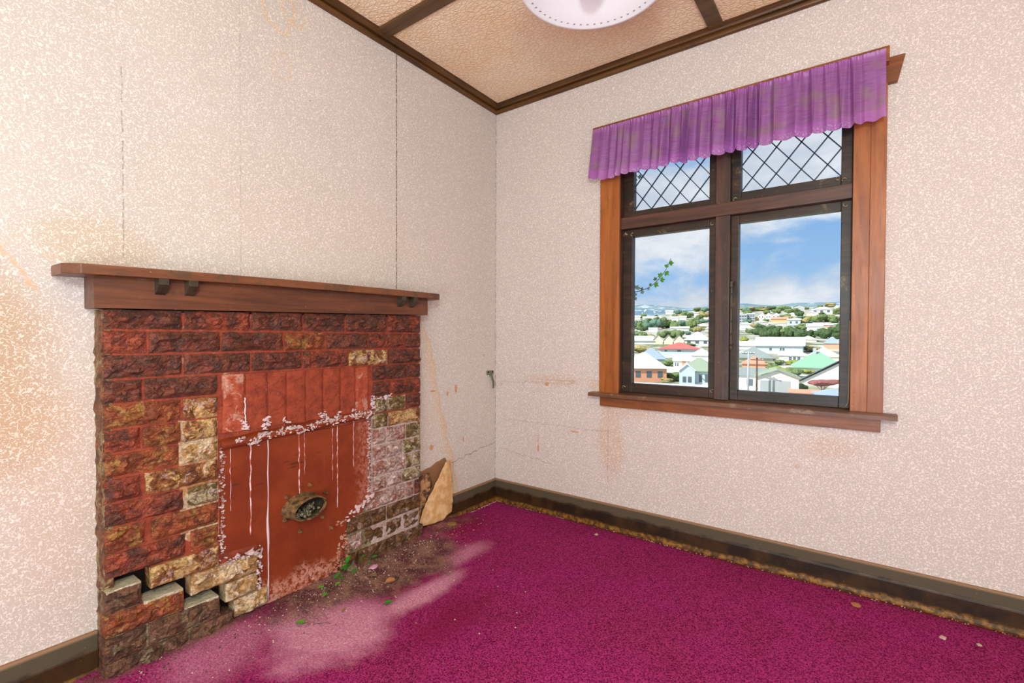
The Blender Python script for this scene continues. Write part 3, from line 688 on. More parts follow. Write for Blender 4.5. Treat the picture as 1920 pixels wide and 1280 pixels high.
rg = random.Random(5)
crust([(.112, y+rg.uniform(-.004, .004), lipz(y)+.006*math.sin(y*31)-.002+rg.uniform(-.010, .008)) for y in [-1.74+.0058*i for i in range(108)] if nz(y*11, 3) > -.18], .0075, seed=1)
crust([(.096, -1.790+rg.uniform(-.006, .004), z) for z in [.30+.008*i for i in range(50)]], .0042, seed=2)
crust([(.094, -1.118+rg.uniform(-.009, .008), z) for z in [.36+.007*i for i in range(52)]], .0055, seed=3)
crust([(.093, -1.096+rg.uniform(-.004, .004), z) for z in [.745+.006*i for i in range(14)]]+[(.093, -1.09+.012*i, .815+rg.uniform(-.003, .004)) for i in range(10)], .006, 'salt_white', seed=4)
crust([(.100, -1.245+.0125*i, .262+.0065*i+rg.uniform(-.008, .008)) for i in range(12)], .010, 'salt_white', seed=5)
crust([(.102, -1.80+.012*i, .262+rg.uniform(-.006, .010)) for i in range(12)], .009, 'salt_crust', seed=6)
crust([(.098, -1.655+rg.uniform(-.006, .006), z) for z in [.06+.01*i for i in range(22)]], .006, seed=7)
crust([(.092, -1.60+.012*i, .030+rg.uniform(0, .04)) for i in range(30)], .008, 'flaked_render', seed=8)
crust([(.096, -1.27+rg.uniform(-.035, .03), rg.uniform(.05, .27)) for i in range(26)], .008, 'flaked_render', seed=9)
crust([(.094, rg.choice((-1.705, -1.62, -1.539, -1.37, -1.281, -1.2))+rg.uniform(-.012, .012), .755+abs(rg.gauss(0, .014))) for i in range(40)], .006, 'salt_white', seed=10)
# drips
for (y, z1, z0, w, m) in ((-1.617, .705, .04, .0024, 'salt_white'), (-1.685, .695, .33, .0028, 'salt_drip'), (-1.482, .70, .44, .0028, 'salt_drip'), (-1.457, .70, .52, .0016, 'salt_drip'),
                          (-1.322, .70, .46, .0016, 'salt_drip'), (-1.296, .715, .33, .0024, 'salt_drip'), (-1.209, .72, .50, .0014, 'salt_drip'), (-1.705, .88, .77, .0030, 'salt_white'), (-1.76, .69, .45, .0012, 'salt_drip')):
    n_ = 14; pts = [(.0905+(.0018 if z1 > .8 else 0), y+.004*nz(i*.7, y*30), z1+(z0-z1)*i/n_) for i in range(n_+1)]
    fpart(tube('salt_streak', pts, [w*(1+.5*nz(i*.9, y*9)) * (1.9 if (y == -1.617 and 7 <= i <= 9 or y == -1.617 and i > 12) else 1) for i in range(n_+1)], MATS[m], n=5))
# flue outlet: oval pipe with a flared collar
bm = bmesh.new(); n_ = 36; prof_f = [(.086, .080, .054), (.092, .082, .055), (.096, .077, .049), (.120, .076, .047), (.160, .075, .047), (.163, .072, .044), (.160, .069, .041), (.148, .068, .040)]
rings = []
for (x, ry, rz) in prof_f:
    rings.append([bm.verts.new((x, -1.470+.004*(.15-x)*10*0-.010+ry*math.cos(2*math.pi*k/n_)+.008*math.sin(2*math.pi*k/n_)+.002*nz(k*.9, x*50)+(.010 if x > .11 else 0), .390+rz*math.sin(2*math.pi*k/n_)+.003*math.cos(2*math.pi*k/n_))) for k in range(n_)])
for i in range(len(rings)-1):
    for k in range(n_): bm.faces.new((rings[i][k], rings[i][(k+1) % n_], rings[i+1][(k+1) % n_], rings[i+1][k]))
fpart(link('flue_outlet', finish(bm, 'flue_outlet', False), MATS['rusty_iron'], smooth=True))['label'] = 'rusty oval iron flue outlet'
bm = bmesh.new(); rings = []
for (x, ry, rz) in ((.150, .0684, .0404), (.12, .068, .040), (.093, .067, .039)):
    rings.append([bm.verts.new((x, -1.480+.010+ry*math.cos(2*math.pi*k/n_)+.008*math.sin(2*math.pi*k/n_), .390+rz*math.sin(2*math.pi*k/n_)+.003*math.cos(2*math.pi*k/n_))) for k in range(n_)])
for i in range(2):
    for k in range(n_): bm.faces.new((rings[i][k], rings[i][(k+1) % n_], rings[i+1][(k+1) % n_], rings[i+1][k]))
bm.faces.new(rings[-1])
fpart(link('pipe_bore', finish(bm, 'pipe_bore', False), MATS['sooty_bore']))
bm = bmesh.new()
for k in range(60):
    y = -1.475+rg.uniform(-.055, .055); x = rg.uniform(.097, .150); hh = .385-.030*math.sqrt(max(0, 1-((y+1.48)/.068)**2))+.012*(y+1.48)/.07
    g = bmesh.ops.create_icosphere(bm, subdivisions=1, radius=rg.uniform(.004, .008))['verts']
    for v in g: v.co += Vector((x, y, hh+.003+rg.uniform(0, .022)*(1-(x-.097)/.055)))
fpart(link('ash_heap', finish(bm, 'ash_heap'), MATS['ash'], kind='stuff'))
for (y, z) in ((-1.436, .470), (-1.360, .417), (-1.375, .310), (-1.549, .349), (-1.482, .280), (-1.332, .247), (-1.539, .444)):
    bm = bmesh.new(); g = bmesh.ops.create_cone(bm, segments=6, radius1=.0095, radius2=.007, depth=.014, cap_ends=True)['verts']
    for v in g: v.co = Vector((.096+v.co.z, y+v.co.x, z+v.co.y))
    g = bmesh.ops.create_icosphere(bm, subdivisions=1, radius=.0055)['verts']
    for v in g: v.co = Vector((.104+v.co.x, y+v.co.y, z+v.co.z))
    fpart(link('bolt', finish(bm, 'bolt'), MATS['rusty_iron']))

# ------------------------------------------------------------------ mantelpiece
MP = empty('mantelpiece', (.07, -1.45, 1.2)); tag(MP, 'dark stained timber mantel shelf on a deep fascia above the brickwork', 'mantel shelf')
def mz(y, z): return z+(y+2.163)*(.030/1.42)
bm = bmesh.new()
ns = 24
def fprof(y0, y1, zb, zt, x0, x1, bm, bow=0.0):
    L = []
    for i in range(ns+1):
        y = y0+(y1-y0)*i/ns; k = bow*math.sin(math.pi*i/ns)
        L.append([bm.verts.new(c) for c in ((x0, y, zb(y)+k), (x1, y, zb(y)+k), (x1, y, zt(y)+k), (x0, y, zt(y)+k))])
    for i in range(ns):
        for k in range(4): bm.faces.new((L[i][k], L[i][(k+1) % 4], L[i+1][(k+1) % 4], L[i+1][k]))
    bm.faces.new(L[0][::-1]); bm.faces.new(L[-1])
fprof(-2.163, -.745, lambda y: fasc_z(y), lambda y: fasc_z(y)+.108, 0.0, .108, bm)
keep(link('fascia', finish(bm, 'fascia'), MATS['mantel_wood']), MP)
bm = bmesh.new()
def shelf_top(y): return 1.338+.022*math.sin(math.pi*min(1, (y+2.24)/1.58)*.62)-.0*(y)
pl = [(0.0, -2.242), (.118, -2.240), (.150, -2.202), (.150, -1.95), (.150, -1.6), (.150, -1.3), (.150, -1.0), (.150, -.700), (.120, -.664), (0.0, -.662)]
bk_ = [(0.0, y) for y in (-1.0, -1.3, -1.6, -1.95)]
allp = pl+bk_
tv, bv = [], []
for (x, y) in allp:
    zt = 1.338+(y+2.2)*.0136+.006*math.sin(math.pi*(y+2.24)/1.58); tw = (1-x/.15)*.028*max(0, (-1.9-y)/.34)*0
    drop = (x/.15)*0
    tv.append(bm.verts.new((x, y, zt))); bv.append(bm.verts.new((x, y, zt-.031)))
n_ = len(allp); bm.faces.new(tv); bm.faces.new(bv[::-1])
for i in range(n_): bm.faces.new((tv[i], bv[i], bv[(i+1) % n_], tv[(i+1) % n_]))
bmesh.ops.triangulate(bm, faces=[f for f in bm.faces if len(f.verts) > 4])
sh = link('shelf', finish(bm, 'shelf'), MATS['mantel_edge'])
b = sh.modifiers.new('b', 'BEVEL'); b.width = .0022; b.segments = 2; b.limit_method = 'ANGLE'
keep(sh, MP)
for y in (-1.990, -1.902, -.945, -.868):
    zt = 1.3385+(y+2.2)*.0136+.006*math.sin(math.pi*(y+2.24)/1.58)-.0315
    pr = [(.10, zt-.052), (.108, zt-.052), (.124, zt-.045), (.148, zt-.020), (.148, zt), (.10, zt)]
    keep(prism('bracket', [(a, c) for a, c in pr], 1, y-.0145, y+.0145, MATS['bracket_wood']), MP)

# ------------------------------------------------------------------ window
WN = empty('window_1', (1.45, 0, .78)); struct(WN, 'timber casement window with leaded top lights and a view over the suburb')
def wp(o): return keep(o, WN)
wp(box('casing_board', (.792, -.021, .795), (.912, 0, 2.20), MATS['casing_wood_upright'], bev=.002))
wp(box('casing_board', (2.001, -.021, .795), (2.061, 0, 2.20), MATS['casing_wood_upright'], bev=.002))
wp(box('casing_board', (2.0605, -.024, .795), (2.116, 0, 2.20), MATS['casing_wood_upright'], bev=.0025))
wp(prism('head_board', [(.745, 2.302), (.765, 2.197), (2.148, 2.197), (2.172, 2.304)], 1, -.024, 0, MATS['casing_wood_across'], bev=.0015))
wp(prism('window_sill', [(-.064, .778), (.0, .776), (.125, .776), (.125, .806), (.05, .803), (-.02, .799), (-.060, .798), (-.064, .793)], 0, .912, 2.0, MATS['sill_wood'], bev=0))
wp(prism('window_sill', [(-.064, .778), (.0, .776), (0, .799), (-.060, .798), (-.064, .793)], 0, .742, .912, MATS['sill_wood']))
wp(prism('window_sill', [(-.064, .778), (.0, .776), (0, .801), (-.060, .802), (-.064, .795)], 0, 2.0, 2.164, MATS['sill_wood']))
wp(box('apron', (.798, -.021, .719), (2.109, 0, .777), MATS['casing_wood_across'], bev=.002))
wp(box('jamb', (.898, -.001, .80), (.910, .13, 2.21), MATS['dark_frame_upright']))
wp(box('jamb', (1.999, -.001, .80), (2.006, .13, 2.21), MATS['dark_frame_upright']))
wp(box('head_jamb', (.90, -.001, 2.195), (2.005, .13, 2.222), MATS['dark_frame_across']))
wp(box('mullion', (1.426, .010, .803), (1.494, .11, 1.743), MATS['dark_frame_upright'], bev=.002))
wp(box('mullion', (1.426, .012, 1.808), (1.494, .11, 2.196), MATS['dark_frame_upright'], bev=.002))
wp(box('transom', (.909, .004, 1.743), (1.999, .11, 1.808), MATS['dark_frame_across'], bev=.003))
GY = .062
def sash(x0, x1, z0, z1, gx0, gx1, gz0, gz1, lattice=None, label=None):
    s_ = empty('sash', (0, 0, 0)); wp(s_); s_.location = Vector((0, 0, 0))-WN.location
    if label: s_['label'] = label
    ya, yb = .042, .085
    for lo, hi, nm in (((x0, ya, z0), (gx0, yb, z1), 'stile'), ((gx1, ya, z0), (x1, yb, z1), 'stile'), ((gx0, ya, z0), (gx1, yb, gz0), 'rail'), ((gx0, ya, gz1), (gx1, yb, z1), 'rail')):
        box(nm, lo, hi, MATS['sash_wood'], s_, bev=.003)
    if lattice is None:
        box('glass', (gx0-.004, GY, gz0-.004), (gx1+.004, GY+.003, gz1+.004), MATS['window_glass'], s_)
    else:
        ox, oz, dx, dz = lattice
        def clip(poly):
            for ax, val, sg in ((0, gx0, 1), (0, gx1, -1), (1, gz0, 1), (1, gz1, -1)):
                out = []
                for i in range(len(poly)):
                    p, q = poly[i], poly[(i+1) % len(poly)]; dp, dq = sg*(p[ax]-val), sg*(q[ax]-val)
                    if dp >= 0: out.append(p)
                    if dp*dq < 0: t = dp/(dp-dq); out.append((p[0]+(q[0]-p[0])*t, p[1]+(q[1]-p[1])*t))
                poly = out
                if len(poly) < 3: return None
            return poly
        for k in range(-12, 13):
            for j in range(-2, 12):
                if (k+j) % 2 == 0: continue
                cx, cz = ox+k*dx, oz+j*dz; g = .0015
                pg = clip([(cx-dx+g, cz), (cx, cz-dz+g), (cx+dx-g, cz), (cx, cz+dz-g)])
                if not pg: continue
                ar = abs(sum(pg[i][0]*pg[(i+1) % len(pg)][1]-pg[(i+1) % len(pg)][0]*pg[i][1] for i in range(len(pg))))/2
                if ar < 3e-5: continue
                prism('pane', pg, 1, GY, GY+.003, MATS['window_glass'], s_)
        # lead cames along both diagonals
        L = math.hypot(dx, dz); h = .0022
        for sg in (1, -1):
            for k in range(-24, 26, 2):
                # line through (ox+k*dx, oz) with slope sg*dz/dx
                px_, pz_ = ox+k*dx, oz; ux, uz = dx/L, sg*dz/L; nx_, nz_ = -uz, ux
                A = (px_-ux*2, pz_-uz*2); B = (px_+ux*2, pz_+uz*2)
                pg = clip([(A[0]+nx_*h, A[1]+nz_*h), (A[0]-nx_*h, A[1]-nz_*h), (B[0]-nx_*h, B[1]-nz_*h), (B[0]+nx_*h, B[1]+nz_*h)])
                if pg: prism('came', pg, 1, GY-.003, GY+.006, MATS['lead_came'], s_)
    return s_
sash(.910, 1.426, .803, 1.743, .967, 1.388, .857, 1.701)
s_br = sash(1.494, 1.999, .803, 1.743, 1.531, 1.957, .854, 1.703)
sash(.910, 1.426, 1.808, 2.196, .972, 1.386, 1.847, 2.150, (1.176, 1.850, .0528, .0645), 'leaded top light')
sash(1.494, 1.999, 1.808, 2.196, 1.538, 1.955, 1.857, 2.150, (1.6395, 1.861, .0526, .0645), 'leaded top light')
# casement stay lying upright on the opening sash
st = empty('casement_stay'); wp(st); st.location = -WN.location; st['label'] = 'blackened metal casement stay'
box('stay_bar', (1.496, .030, 1.090), (1.506, .035, 1.385), MATS['dark_metal'], st, bev=.001)
for z in (1.345, 1.275, 1.205, 1.14): box('peg_hole', (1.4995, .0285, z-.004), (1.5035, .031, z+.004), MATS['soot'], st)  # dark blocks on the bar stand in for shaded holes
bm = bmesh.new(); lathe_bm(bm, [(0, .016), (.009, .014), (.0095, .006), (.006, .0), (.0085, -.008), (.007, -.018), (0, -.020)], 12, (1.501, .028, 1.395))
link('stay_pivot', finish(bm, 'stay_pivot'), MATS['dark_metal'], st, True)
tube('stay_hook', [(1.508, .028, 1.39), (1.516, .027, 1.394), (1.518, .027, 1.408)], .0025, MATS['dark_metal'], st)
bm = bmesh.new(); lathe_bm(bm, [(0, .012), (.007, .010), (.008, 0), (.007, -.012), (0, -.014)], 10, (1.501, .030, 1.072)); addbox(bm, (1.492, .027, 1.086), (1.510, .040, 1.093))
link('stay_knob', finish(bm, 'stay_knob'), MATS['dark_metal'], st, True)
# curls of cracked putty and web in the sash corners, one flake on the sill
mat('putty', (196, 172, 132), .8)
for (x, z, a) in ((.925, 1.715, 0), (.968, 1.712, 1.2), (1.404, 1.716, 2.0), (1.512, 1.822, .5), (1.945, 1.845, 1.6), (1.966, 1.835, .4), (1.975, 1.722, 2.4), (1.412, .842, .9), (.922, .83, .3), (.935, 1.722, 2.2)):
    pts = [(x+.011*math.cos(a+t*.9)*(1-.1*t), .036-.001*t, z+.011*math.sin(a+t*.9)*(1-.1*t)) for t in range(5)]
    wp(tube('putty_curl', pts, .0016, MATS['putty'], n=4))
wp(tube('putty_strip', [(1.985, .036, .812), (1.993, .036, .83), (1.995, .036, .87), (1.9955, .036, 1.2)], .0018, MATS['putty'], n=4))

# pelmet batten and valance
tag(box('pelmet_batten', (.765, -.070, 2.270), (2.119, -.024, 2.333), MATS['casing_wood_across'], bev=.002), 'narrow stained batten carrying the gathered valance', 'curtain rail')
NX, NZ = 560, 26; vv, ff, hem, lace = [], [], [], []
rgv = random.Random(11)
ph = [0]; 
for i in range(NX): ph.append(ph[-1]+.27*(1+.8*nz(i*.021, 2.2)+.7*nz(i*.06, 5)))
for j in range(NZ+1):
    v = j/NZ
    for i in range(NX+1):
        u = i/NX; x0 = .776+u*(2.106-.776); x1 = .748+u*(2.111-.748)
        flat = max(0, min(1, (u-.90)/.04))+max(0, min(1, (.07-u)/.04))     # the ends hang flat
        a1 = .006*(1-v)**.5 + .019*v**.6; am = a1*(1-.85*min(1, flat))
        sn = math.sin(ph[i]+.5*math.sin(ph[i]+.7)); w = sn*am*(.25+1.9*abs(nz(i*.024, 7)))+.005*nz(i*.06, v*2.5)*v+.012*nz(i*.015, 9, v)*v*(1-.6*flat)
        fine = .0034*math.sin(ph[i]*3.1)*math.exp(-v*7)*(1-flat*.8)
        ztop = 2.313+.003*nz(i*.3, 1); zb = 2.026+.014*nz(i*.028, 4)+.005*nz(i*.1, 8)+.004*math.sin(ph[i])+.014*max(0, 1-u/.05)
        zt = ztop
        z = zt+(zb-zt)*v
        x = x0+(x1-x0)*v + .010*math.cos(ph[i])*v*(1-min(1, flat))
        y = -.086-.006*v-w-fine-(.006 if v < .02 else 0)
        vv.append((x, y, z)); hem.append(1.0 if v > .83 else (.7 if v < .08 else 0)); lace.append(1.0 if v > .90 and u < .93 and u > .1 else 0)
for j in range(NZ):
    for i in range(NX):
        a = j*(NX+1)+i; ff.append((a, a+NX+1, a+NX+2, a+1))
vm = mesh('valance', vv, ff)
at = vm.attributes.new('hem', 'FLOAT', 'POINT'); at.data.foreach_set('value', hem)
at = vm.attributes.new('lace', 'FLOAT', 'POINT'); at.data.foreach_set('value', lace)
vo = link('valance', vm, MATS['purple_fabric'], smooth=True)
tag(vo, 'short gathered purple valance with iridescent sheen across the window head', 'curtain')

# ------------------------------------------------------------------ ceiling lamp
LC = Vector((1.185, -.902, 0)); LR = .293
LP = empty('ceiling_lamp', (LC.x, LC.y, RH)); tag(LP, 'white dish ceiling shade with a ring of tiny crosses round its rim', 'lamp')
bm = bmesh.new()
lathe_bm(bm, [(LR, 2.500), (LR-.002, 2.4975), (LR-.012, 2.499), (.22, 2.530), (.12, 2.580), (.035, 2.620), (.035, 2.625), (.12, 2.586), (.22, 2.536), (LR-.010, 2.505), (LR, 2.500)], 72, LC)
keep(link('lamp_shade', finish(bm, 'lamp_shade'), MATS['milk_glass'], smooth=True), LP)
bm = bmesh.new(); lathe_bm(bm, [(0, 2.462), (.022, 2.465), (.040, 2.478), (.049, 2.500), (.045, 2.528), (.028, 2.552), (.020, 2.565), (0, 2.566)], 28, LC)
keep(link('bulb', finish(bm, 'bulb'), MATS['bulb_globe'], smooth=True), LP)
bm = bmesh.new(); lathe_bm(bm, [(0, 2.56), (.028, 2.562), (.030, 2.59), (.018, 2.63), (.006, 2.635), (.006, 2.672), (.045, 2.680), (.048, 2.697), (0, 2.699)], 20, LC)
keep(link('ceiling_rose', finish(bm, 'ceiling_rose'), MATS['bulb_globe'], smooth=True), LP)
xb = bmesh.new()
for s_ in (1, -1):
    for hh in (0,):
        d1 = Vector((1, s_, 0)).normalized(); nn_ = Vector((-d1.y, d1.x, 0))
        q = [xb.verts.new(d1*a*.0062+nn_*b2*.0009+Vector((0, 0, 0))) for a, b2 in ((-1, -1), (1, -1), (1, 1), (-1, 1))]; q2 = [xb.verts.new(v.co+Vector((0, 0, .0006))) for v in q]
        xb.faces.new(q[::-1]); xb.faces.new(q2)
        for i in range(4): xb.faces.new((q[i], q[(i+1) % 4], q2[(i+1) % 4], q2[i]))
xm = finish(xb, 'cross'); xm.materials.append(MATS['stitch'])
for k in range(56):
    a = 2*math.pi*k/56; r = LR-.026
    o = bpy.data.objects.new('painted_cross', xm); C.objects.link(o); o.parent = LP
    o.location = (r*math.cos(a), r*math.sin(a), 2.5045-RH); o.rotation_euler = (0, 0, a+.2)

# ------------------------------------------------------------------ small things on the walls
HK = empty('wall_hook', (0, -.062, .88)); tag(HK, 'small tarnished metal hook plate screwed beside the room corner', 'hook')
keep(box('plate', (0, -.100, .866), (.007, -.030, .894), MATS['grey_metal'], bev=.002), HK)
for y in (-.088, -.042):
    bm = bmesh.new(); g = bmesh.ops.create_cone(bm, segments=8, radius1=.005, radius2=.004, depth=.004, cap_ends=True)['verts']
    for v in g: v.co = Vector((.0085+v.co.z, y+v.co.x, .884+v.co.y))
    keep(link('screw', finish(bm, 'screw'), MATS['soot']), HK)
bm = bmesh.new()
L = [(.008, -.078, -.052, .868), (.020, -.074, -.054, .840), (.024, -.066, -.048, .815), (.018, -.056, -.040, .792), (.008, -.046, -.032, .772)]
r0 = None
for x, a, b_, z in L:
    r1 = [bm.verts.new(c) for c in ((x, a, z), (x, b_, z), (x+.004, b_, z), (x+.004, a, z))]
    if r0:
        for k in range(4): bm.faces.new((r0[k], r0[(k+1) % 4], r1[(k+1) % 4], r1[k]))
    else: bm.faces.new(r1)
    r0 = r1
bm.faces.new(r0[::-1]); keep(link('arm', finish(bm, 'arm'), MATS['grey_metal'], smooth=True), HK)

# torn lining paper curling off beside the chimney breast
def sheet(name, outline, xf, m, thick=.002, grid=.014):
    """2-D outline (y,z) filled by a grid and bent out of plane by xf(y,z)"""
    bm = bmesh.new(); vs_ = [bm.verts.new((0, a, b2)) for a, b2 in outline]; bm.faces.new(vs_)
    ya, yb = min(a for a, _ in outline), max(a for a, _ in outline); za, zb = min(b2 for _, b2 in outline), max(b2 for _, b2 in outline)
    k = ya+grid
    while k < yb: bmesh.ops.bisect_plane(bm, geom=bm.verts[:]+bm.edges[:]+bm.faces[:], plane_co=(0, k, 0), plane_no=(0, 1, 0)); k += grid
    k = za+grid
    while k < zb: bmesh.ops.bisect_plane(bm, geom=bm.verts[:]+bm.edges[:]+bm.faces[:], plane_co=(0, 0, k), plane_no=(0, 0, 1)); k += grid
    for v in bm.verts: v.co.x = xf(v.co.y, v.co.z)
    o = link(name, finish(bm, name), MATS[m], smooth=True); md = o.modifiers.new('s', 'SOLIDIFY'); md.thickness = thick; md.offset = 0; return o
TP = empty('torn_lining_paper', (.02, -.6, .04)); tag(TP, 'torn tan lining paper folded off the wall beside the chimney breast', 'paper')
rg2 = random.Random(2)
def rag(pts, amp=.004, n=5):
    out = []
    for i in range(len(pts)):
        a, b2 = Vector(pts[i]), Vector(pts[(i+1) % len(pts)])
        for k in range(n): p = a.lerp(b2, k/n); out.append((p.x+rg2.uniform(-amp, amp), p.y+rg2.uniform(-amp, amp)))
    return out
keep(sheet('backing', rag([(-.770, .335), (-.62, .358), (-.500, .392), (-.478, .345), (-.50, .20), (-.52, .09), (-.770, .03)]), lambda y, z: .003, 'bare_plaster', .003), TP)
keep(sheet('flap', rag([(-.490, .375), (-.478, .29), (-.462, .16), (-.470, .06), (-.56, .034), (-.735, .045), (-.715, .12), (-.67, .20), (-.60, .285), (-.53, .372)]), lambda y, z: .030+.016*math.sin((y+.72)*11)-.03*max(0, z-.22), 'torn_paper'), TP)
keep(sheet('flap', rag([(-.770, .325), (-.655, .335), (-.63, .26), (-.68, .17), (-.715, .07), (-.770, .05)]), lambda y, z: .014+.012*abs(math.sin((y+.7)*25)), 'scorched_paper'), TP)

# ------------------------------------------------------------------ debris on the carpet
def cz_at(x, y): return carpet_z(x, y)
def leaf_bm(bm, p, size, yaw, tilt=.3, curl=.3):
    ol = [(0, 0), (.22, .30), (.50, .38), (.80, .22), (1.0, 0), (.80, -.22), (.50, -.38), (.22, -.30)]
    M = Matrix.Translation(p) @ Matrix.Rotation(yaw, 4, 'Z') @ Matrix.Rotation(-tilt, 4, 'Y')
    top = [bm.verts.new(M @ Vector((a*size, b2*size, curl*size*(abs(b2))))) for a, b2 in ol]
    mid = [bm.verts.new(M @ Vector((a*size, 0, -.01*size))) for a in (.25, .5, .78)]
    for q in ((top[0], mid[0], top[1]), (top[1], mid[0], mid[1], top[2]), (top[2], mid[1], mid[2], top[3]), (top[3], mid[2], top[4]),
              (top[0], top[7], mid[0]), (top[7], top[6], mid[1], mid[0]), (top[6], top[5], mid[2], mid[1]), (top[5], top[4], mid[2])): bm.faces.new(q)
def floor_leaf(name, x, y, size, yaw, m, label, cat='leaf', tilt=.15):
    bm = bmesh.new(); leaf_bm(bm, Vector((0, 0, 0)), size, yaw, tilt)
    o = link(name, finish(bm, name), MATS[m]); md = o.modifiers.new('s', 'SOLIDIFY'); md.thickness = .0012; md.offset = -1
    o.location = (x, y, cz_at(x, y)+.0035); return tag(o, label, cat)
def seedling(x, y, leaves, label, h=.05, m='leaf_green_floor'):
    s_ = empty('seedling', (x, y, cz_at(x, y)-.002)); tag(s_, label, 'plant')
    for k, (dx, dy, dz, sz, yw, tl) in enumerate(leaves):
        tube('stem', [(0, 0, 0), (dx*.4, dy*.5, dz*.7), (dx, dy, dz)], .0012, MATS['leaf_dark'], s_, 4)
        bm = bmesh.new(); leaf_bm(bm, Vector((dx, dy, dz)), sz, yw, tl); o = link('leaf', finish(bm, 'leaf'), MATS[m], s_)
        md = o.modifiers.new('s', 'SOLIDIFY'); md.thickness = .001
seedling(.150, -1.309, [(.02, .0, .045, .050, -.4, .9), (.0, -.01, .03, .044, -2.2, -.7), (.03, .015, .02, .042, .6, .5), (.01, .01, .065, .040, 1.4, 1.0), (.03, -.015, .015, .040, -1.3, .4)], 'bright green seedling growing at the foot of the rendered panel')
seedling(.195, -1.400, [(-.02, -.02, .02, .026, -2.4, 0), (.015, -.03, .012, .03, -1.0, 0), (.0, .02, .02, .025, 1.0, .2)], 'yellow-green sprig in the soil at the foot of the panel', m='leaf_fresh')
seedling(.150, -1.165, [(.005, .01, .035, .028, .9, .3), (.02, -.01, .025, .024, -.9, .2)], 'small two-leaved seedling beside the pink paint flake')
seedling(.120, -1.195, [(.0, .01, .04, .018, 1.2, .3), (.01, -.008, .035, .016, -.9, .4)], 'tiniest green seedling against the lowest brick course')
floor_leaf('fallen_leaf', .442, -1.312, .036, .8, 'leaf_green_floor', 'single green pointed leaf lying on the pink bleached carpet')
floor_leaf('fallen_leaf', .283, -1.608, .038, .5, 'leaf_fresh', 'curled yellow-green leaf near the cream corner stones')
floor_leaf('fallen_leaf', .217, -1.217, .045, .2, 'debris_brown', 'brown ochre leaf next to the pink paint flake')
floor_leaf('fallen_leaf', .31, -1.20, .055, 1.2, 'leaf_dry', 'broad tan dead leaf on the dark soil patch', tilt=.02)
floor_leaf('fallen_leaf', .355, -1.45, .020, 2.2, 'debris_brown', 'tiny brown leaf scrap below the flue outlet')
def chunk(name, x, y, s, m, label, cat, seed=0, flat=.4, sub=2):
    bm = bmesh.new(); g = bmesh.ops.create_icosphere(bm, subdivisions=sub, radius=1)['verts']
    for v in g:
        k = 1+.4*nz(v.co.x*1.5+seed, v.co.y*1.5, v.co.z*1.5); v.co = Vector((v.co.x*s*k, v.co.y*s*k*1.4, max(-.4, v.co.z)*s*flat*k))
    o = link(name, finish(bm, name), MATS[m]); o.location = (x, y, cz_at(x, y)+.35*s*flat+.001); return tag(o, label, cat)
chunk('paint_flake', .178, -1.163+.0, .017, 'debris_pink', 'pink paint flake lying between the small seedlings and the mossy bricks', 'debris', 1)
chunk('mortar_lump', .12, -1.245, .020, 'mortar_grey', 'grey mortar lump at the foot of the mossy bricks', 'debris', 2, .7)
chunk('mortar_lump', .10, -1.10, .016, 'debris_dark', 'dark crumb of mortar under the lowest course', 'debris', 3, .7)
chunk('plaster_chip', .838, -.138, .010, 'debris_pale', 'white plaster chip on clean carpet near the room corner', 'debris', 4)
chunk('plaster_chip', 2.298, -.215, .010, 'debris_pale', 'white plaster chip near the baseboard, farther of the two', 'debris', 5)
chunk('plaster_chip', 2.40, -.19, .008, 'debris_pale', 'thin pale sliver lying by the window-wall baseboard', 'debris', 6, .2)
chunk('carpet_tear', 2.034, -.137, .016, 'leaf_dry', 'small orange frayed spot in the carpet under the window', 'debris', 7, .12)
chunk('soil_clod', .322, -1.145, .010, 'debris_dark', 'dark soil clod on the stained carpet', 'debris', 8, .7)
bm = bmesh.new(); lathe_bm(bm, [(0, .006), (.022, .006), (.027, .004), (.028, 0), (0, 0)], 20)
o = link('floor_plug', finish(bm, 'floor_plug'), MATS['debris_brown'], smooth=False); o.location = (.115, -.555, cz_at(.115, -.555)); tag(o, 'round flat brown disc on the carpet near the torn paper', 'disc')
o = tube('twig', [(0, 0, .003), (.02, .012, .004), (.035, .03, .003), (.05, .034, .003)], .0012, MATS['stem_brown'], n=5); o.location = (.335, -1.56, cz_at(.335, -1.56)); tag(o, 'thin curved brown twig on bleached carpet', 'twig')
o = tube('twig', [(0, 0, .003), (.03, .03, .006), (.05, .08, .004)], .0013, MATS['stem_brown'], n=5); o.location = (.13, -1.14, cz_at(.13, -1.14)+.004); tag(o, 'straw-like twig lying from the smallest seedling', 'twig')
# loose crumbs, too many to count
bm = bmesh.new(); rg3 = random.Random(9)
for k in range(950):
    t = rg3.random(); y = rg3.uniform(-2.1, -.35) if t < .35 else rg3.gauss(-1.15, .28); x = .13+abs(rg3.gauss(0, .11)) if t < .9 else .1+rg3.random()*.9
    if y > -.03 or y < -2.3: continue
    s_ = rg3.uniform(.0012, .0042); z = cz_at(x, y)+s_*.4
    vs_ = [bm.verts.new((x+s_*a, y+s_*b2, z+s_*c)) for a, b2, c in ((1, 0, -.4), (-.6, .8, -.3), (-.6, -.9, -.4), (.1, 0, .8))]
    for f in ((0, 1, 2), (0, 3, 1), (1, 3, 2), (2, 3, 0)):
        fc = bm.faces.new([vs_[i] for i in f]); fc.material_index = k % 3
o = link('crumbs', finish(bm, 'crumbs')); [o.data.materials.append(MATS[m]) for m in ('debris_pale', 'mortar_grey', 'debris_dark')]
tag(o, 'scattered mortar and plaster crumbs over the soiled carpet by the hearth', 'debris', kind='stuff')
bm = bmesh.new()
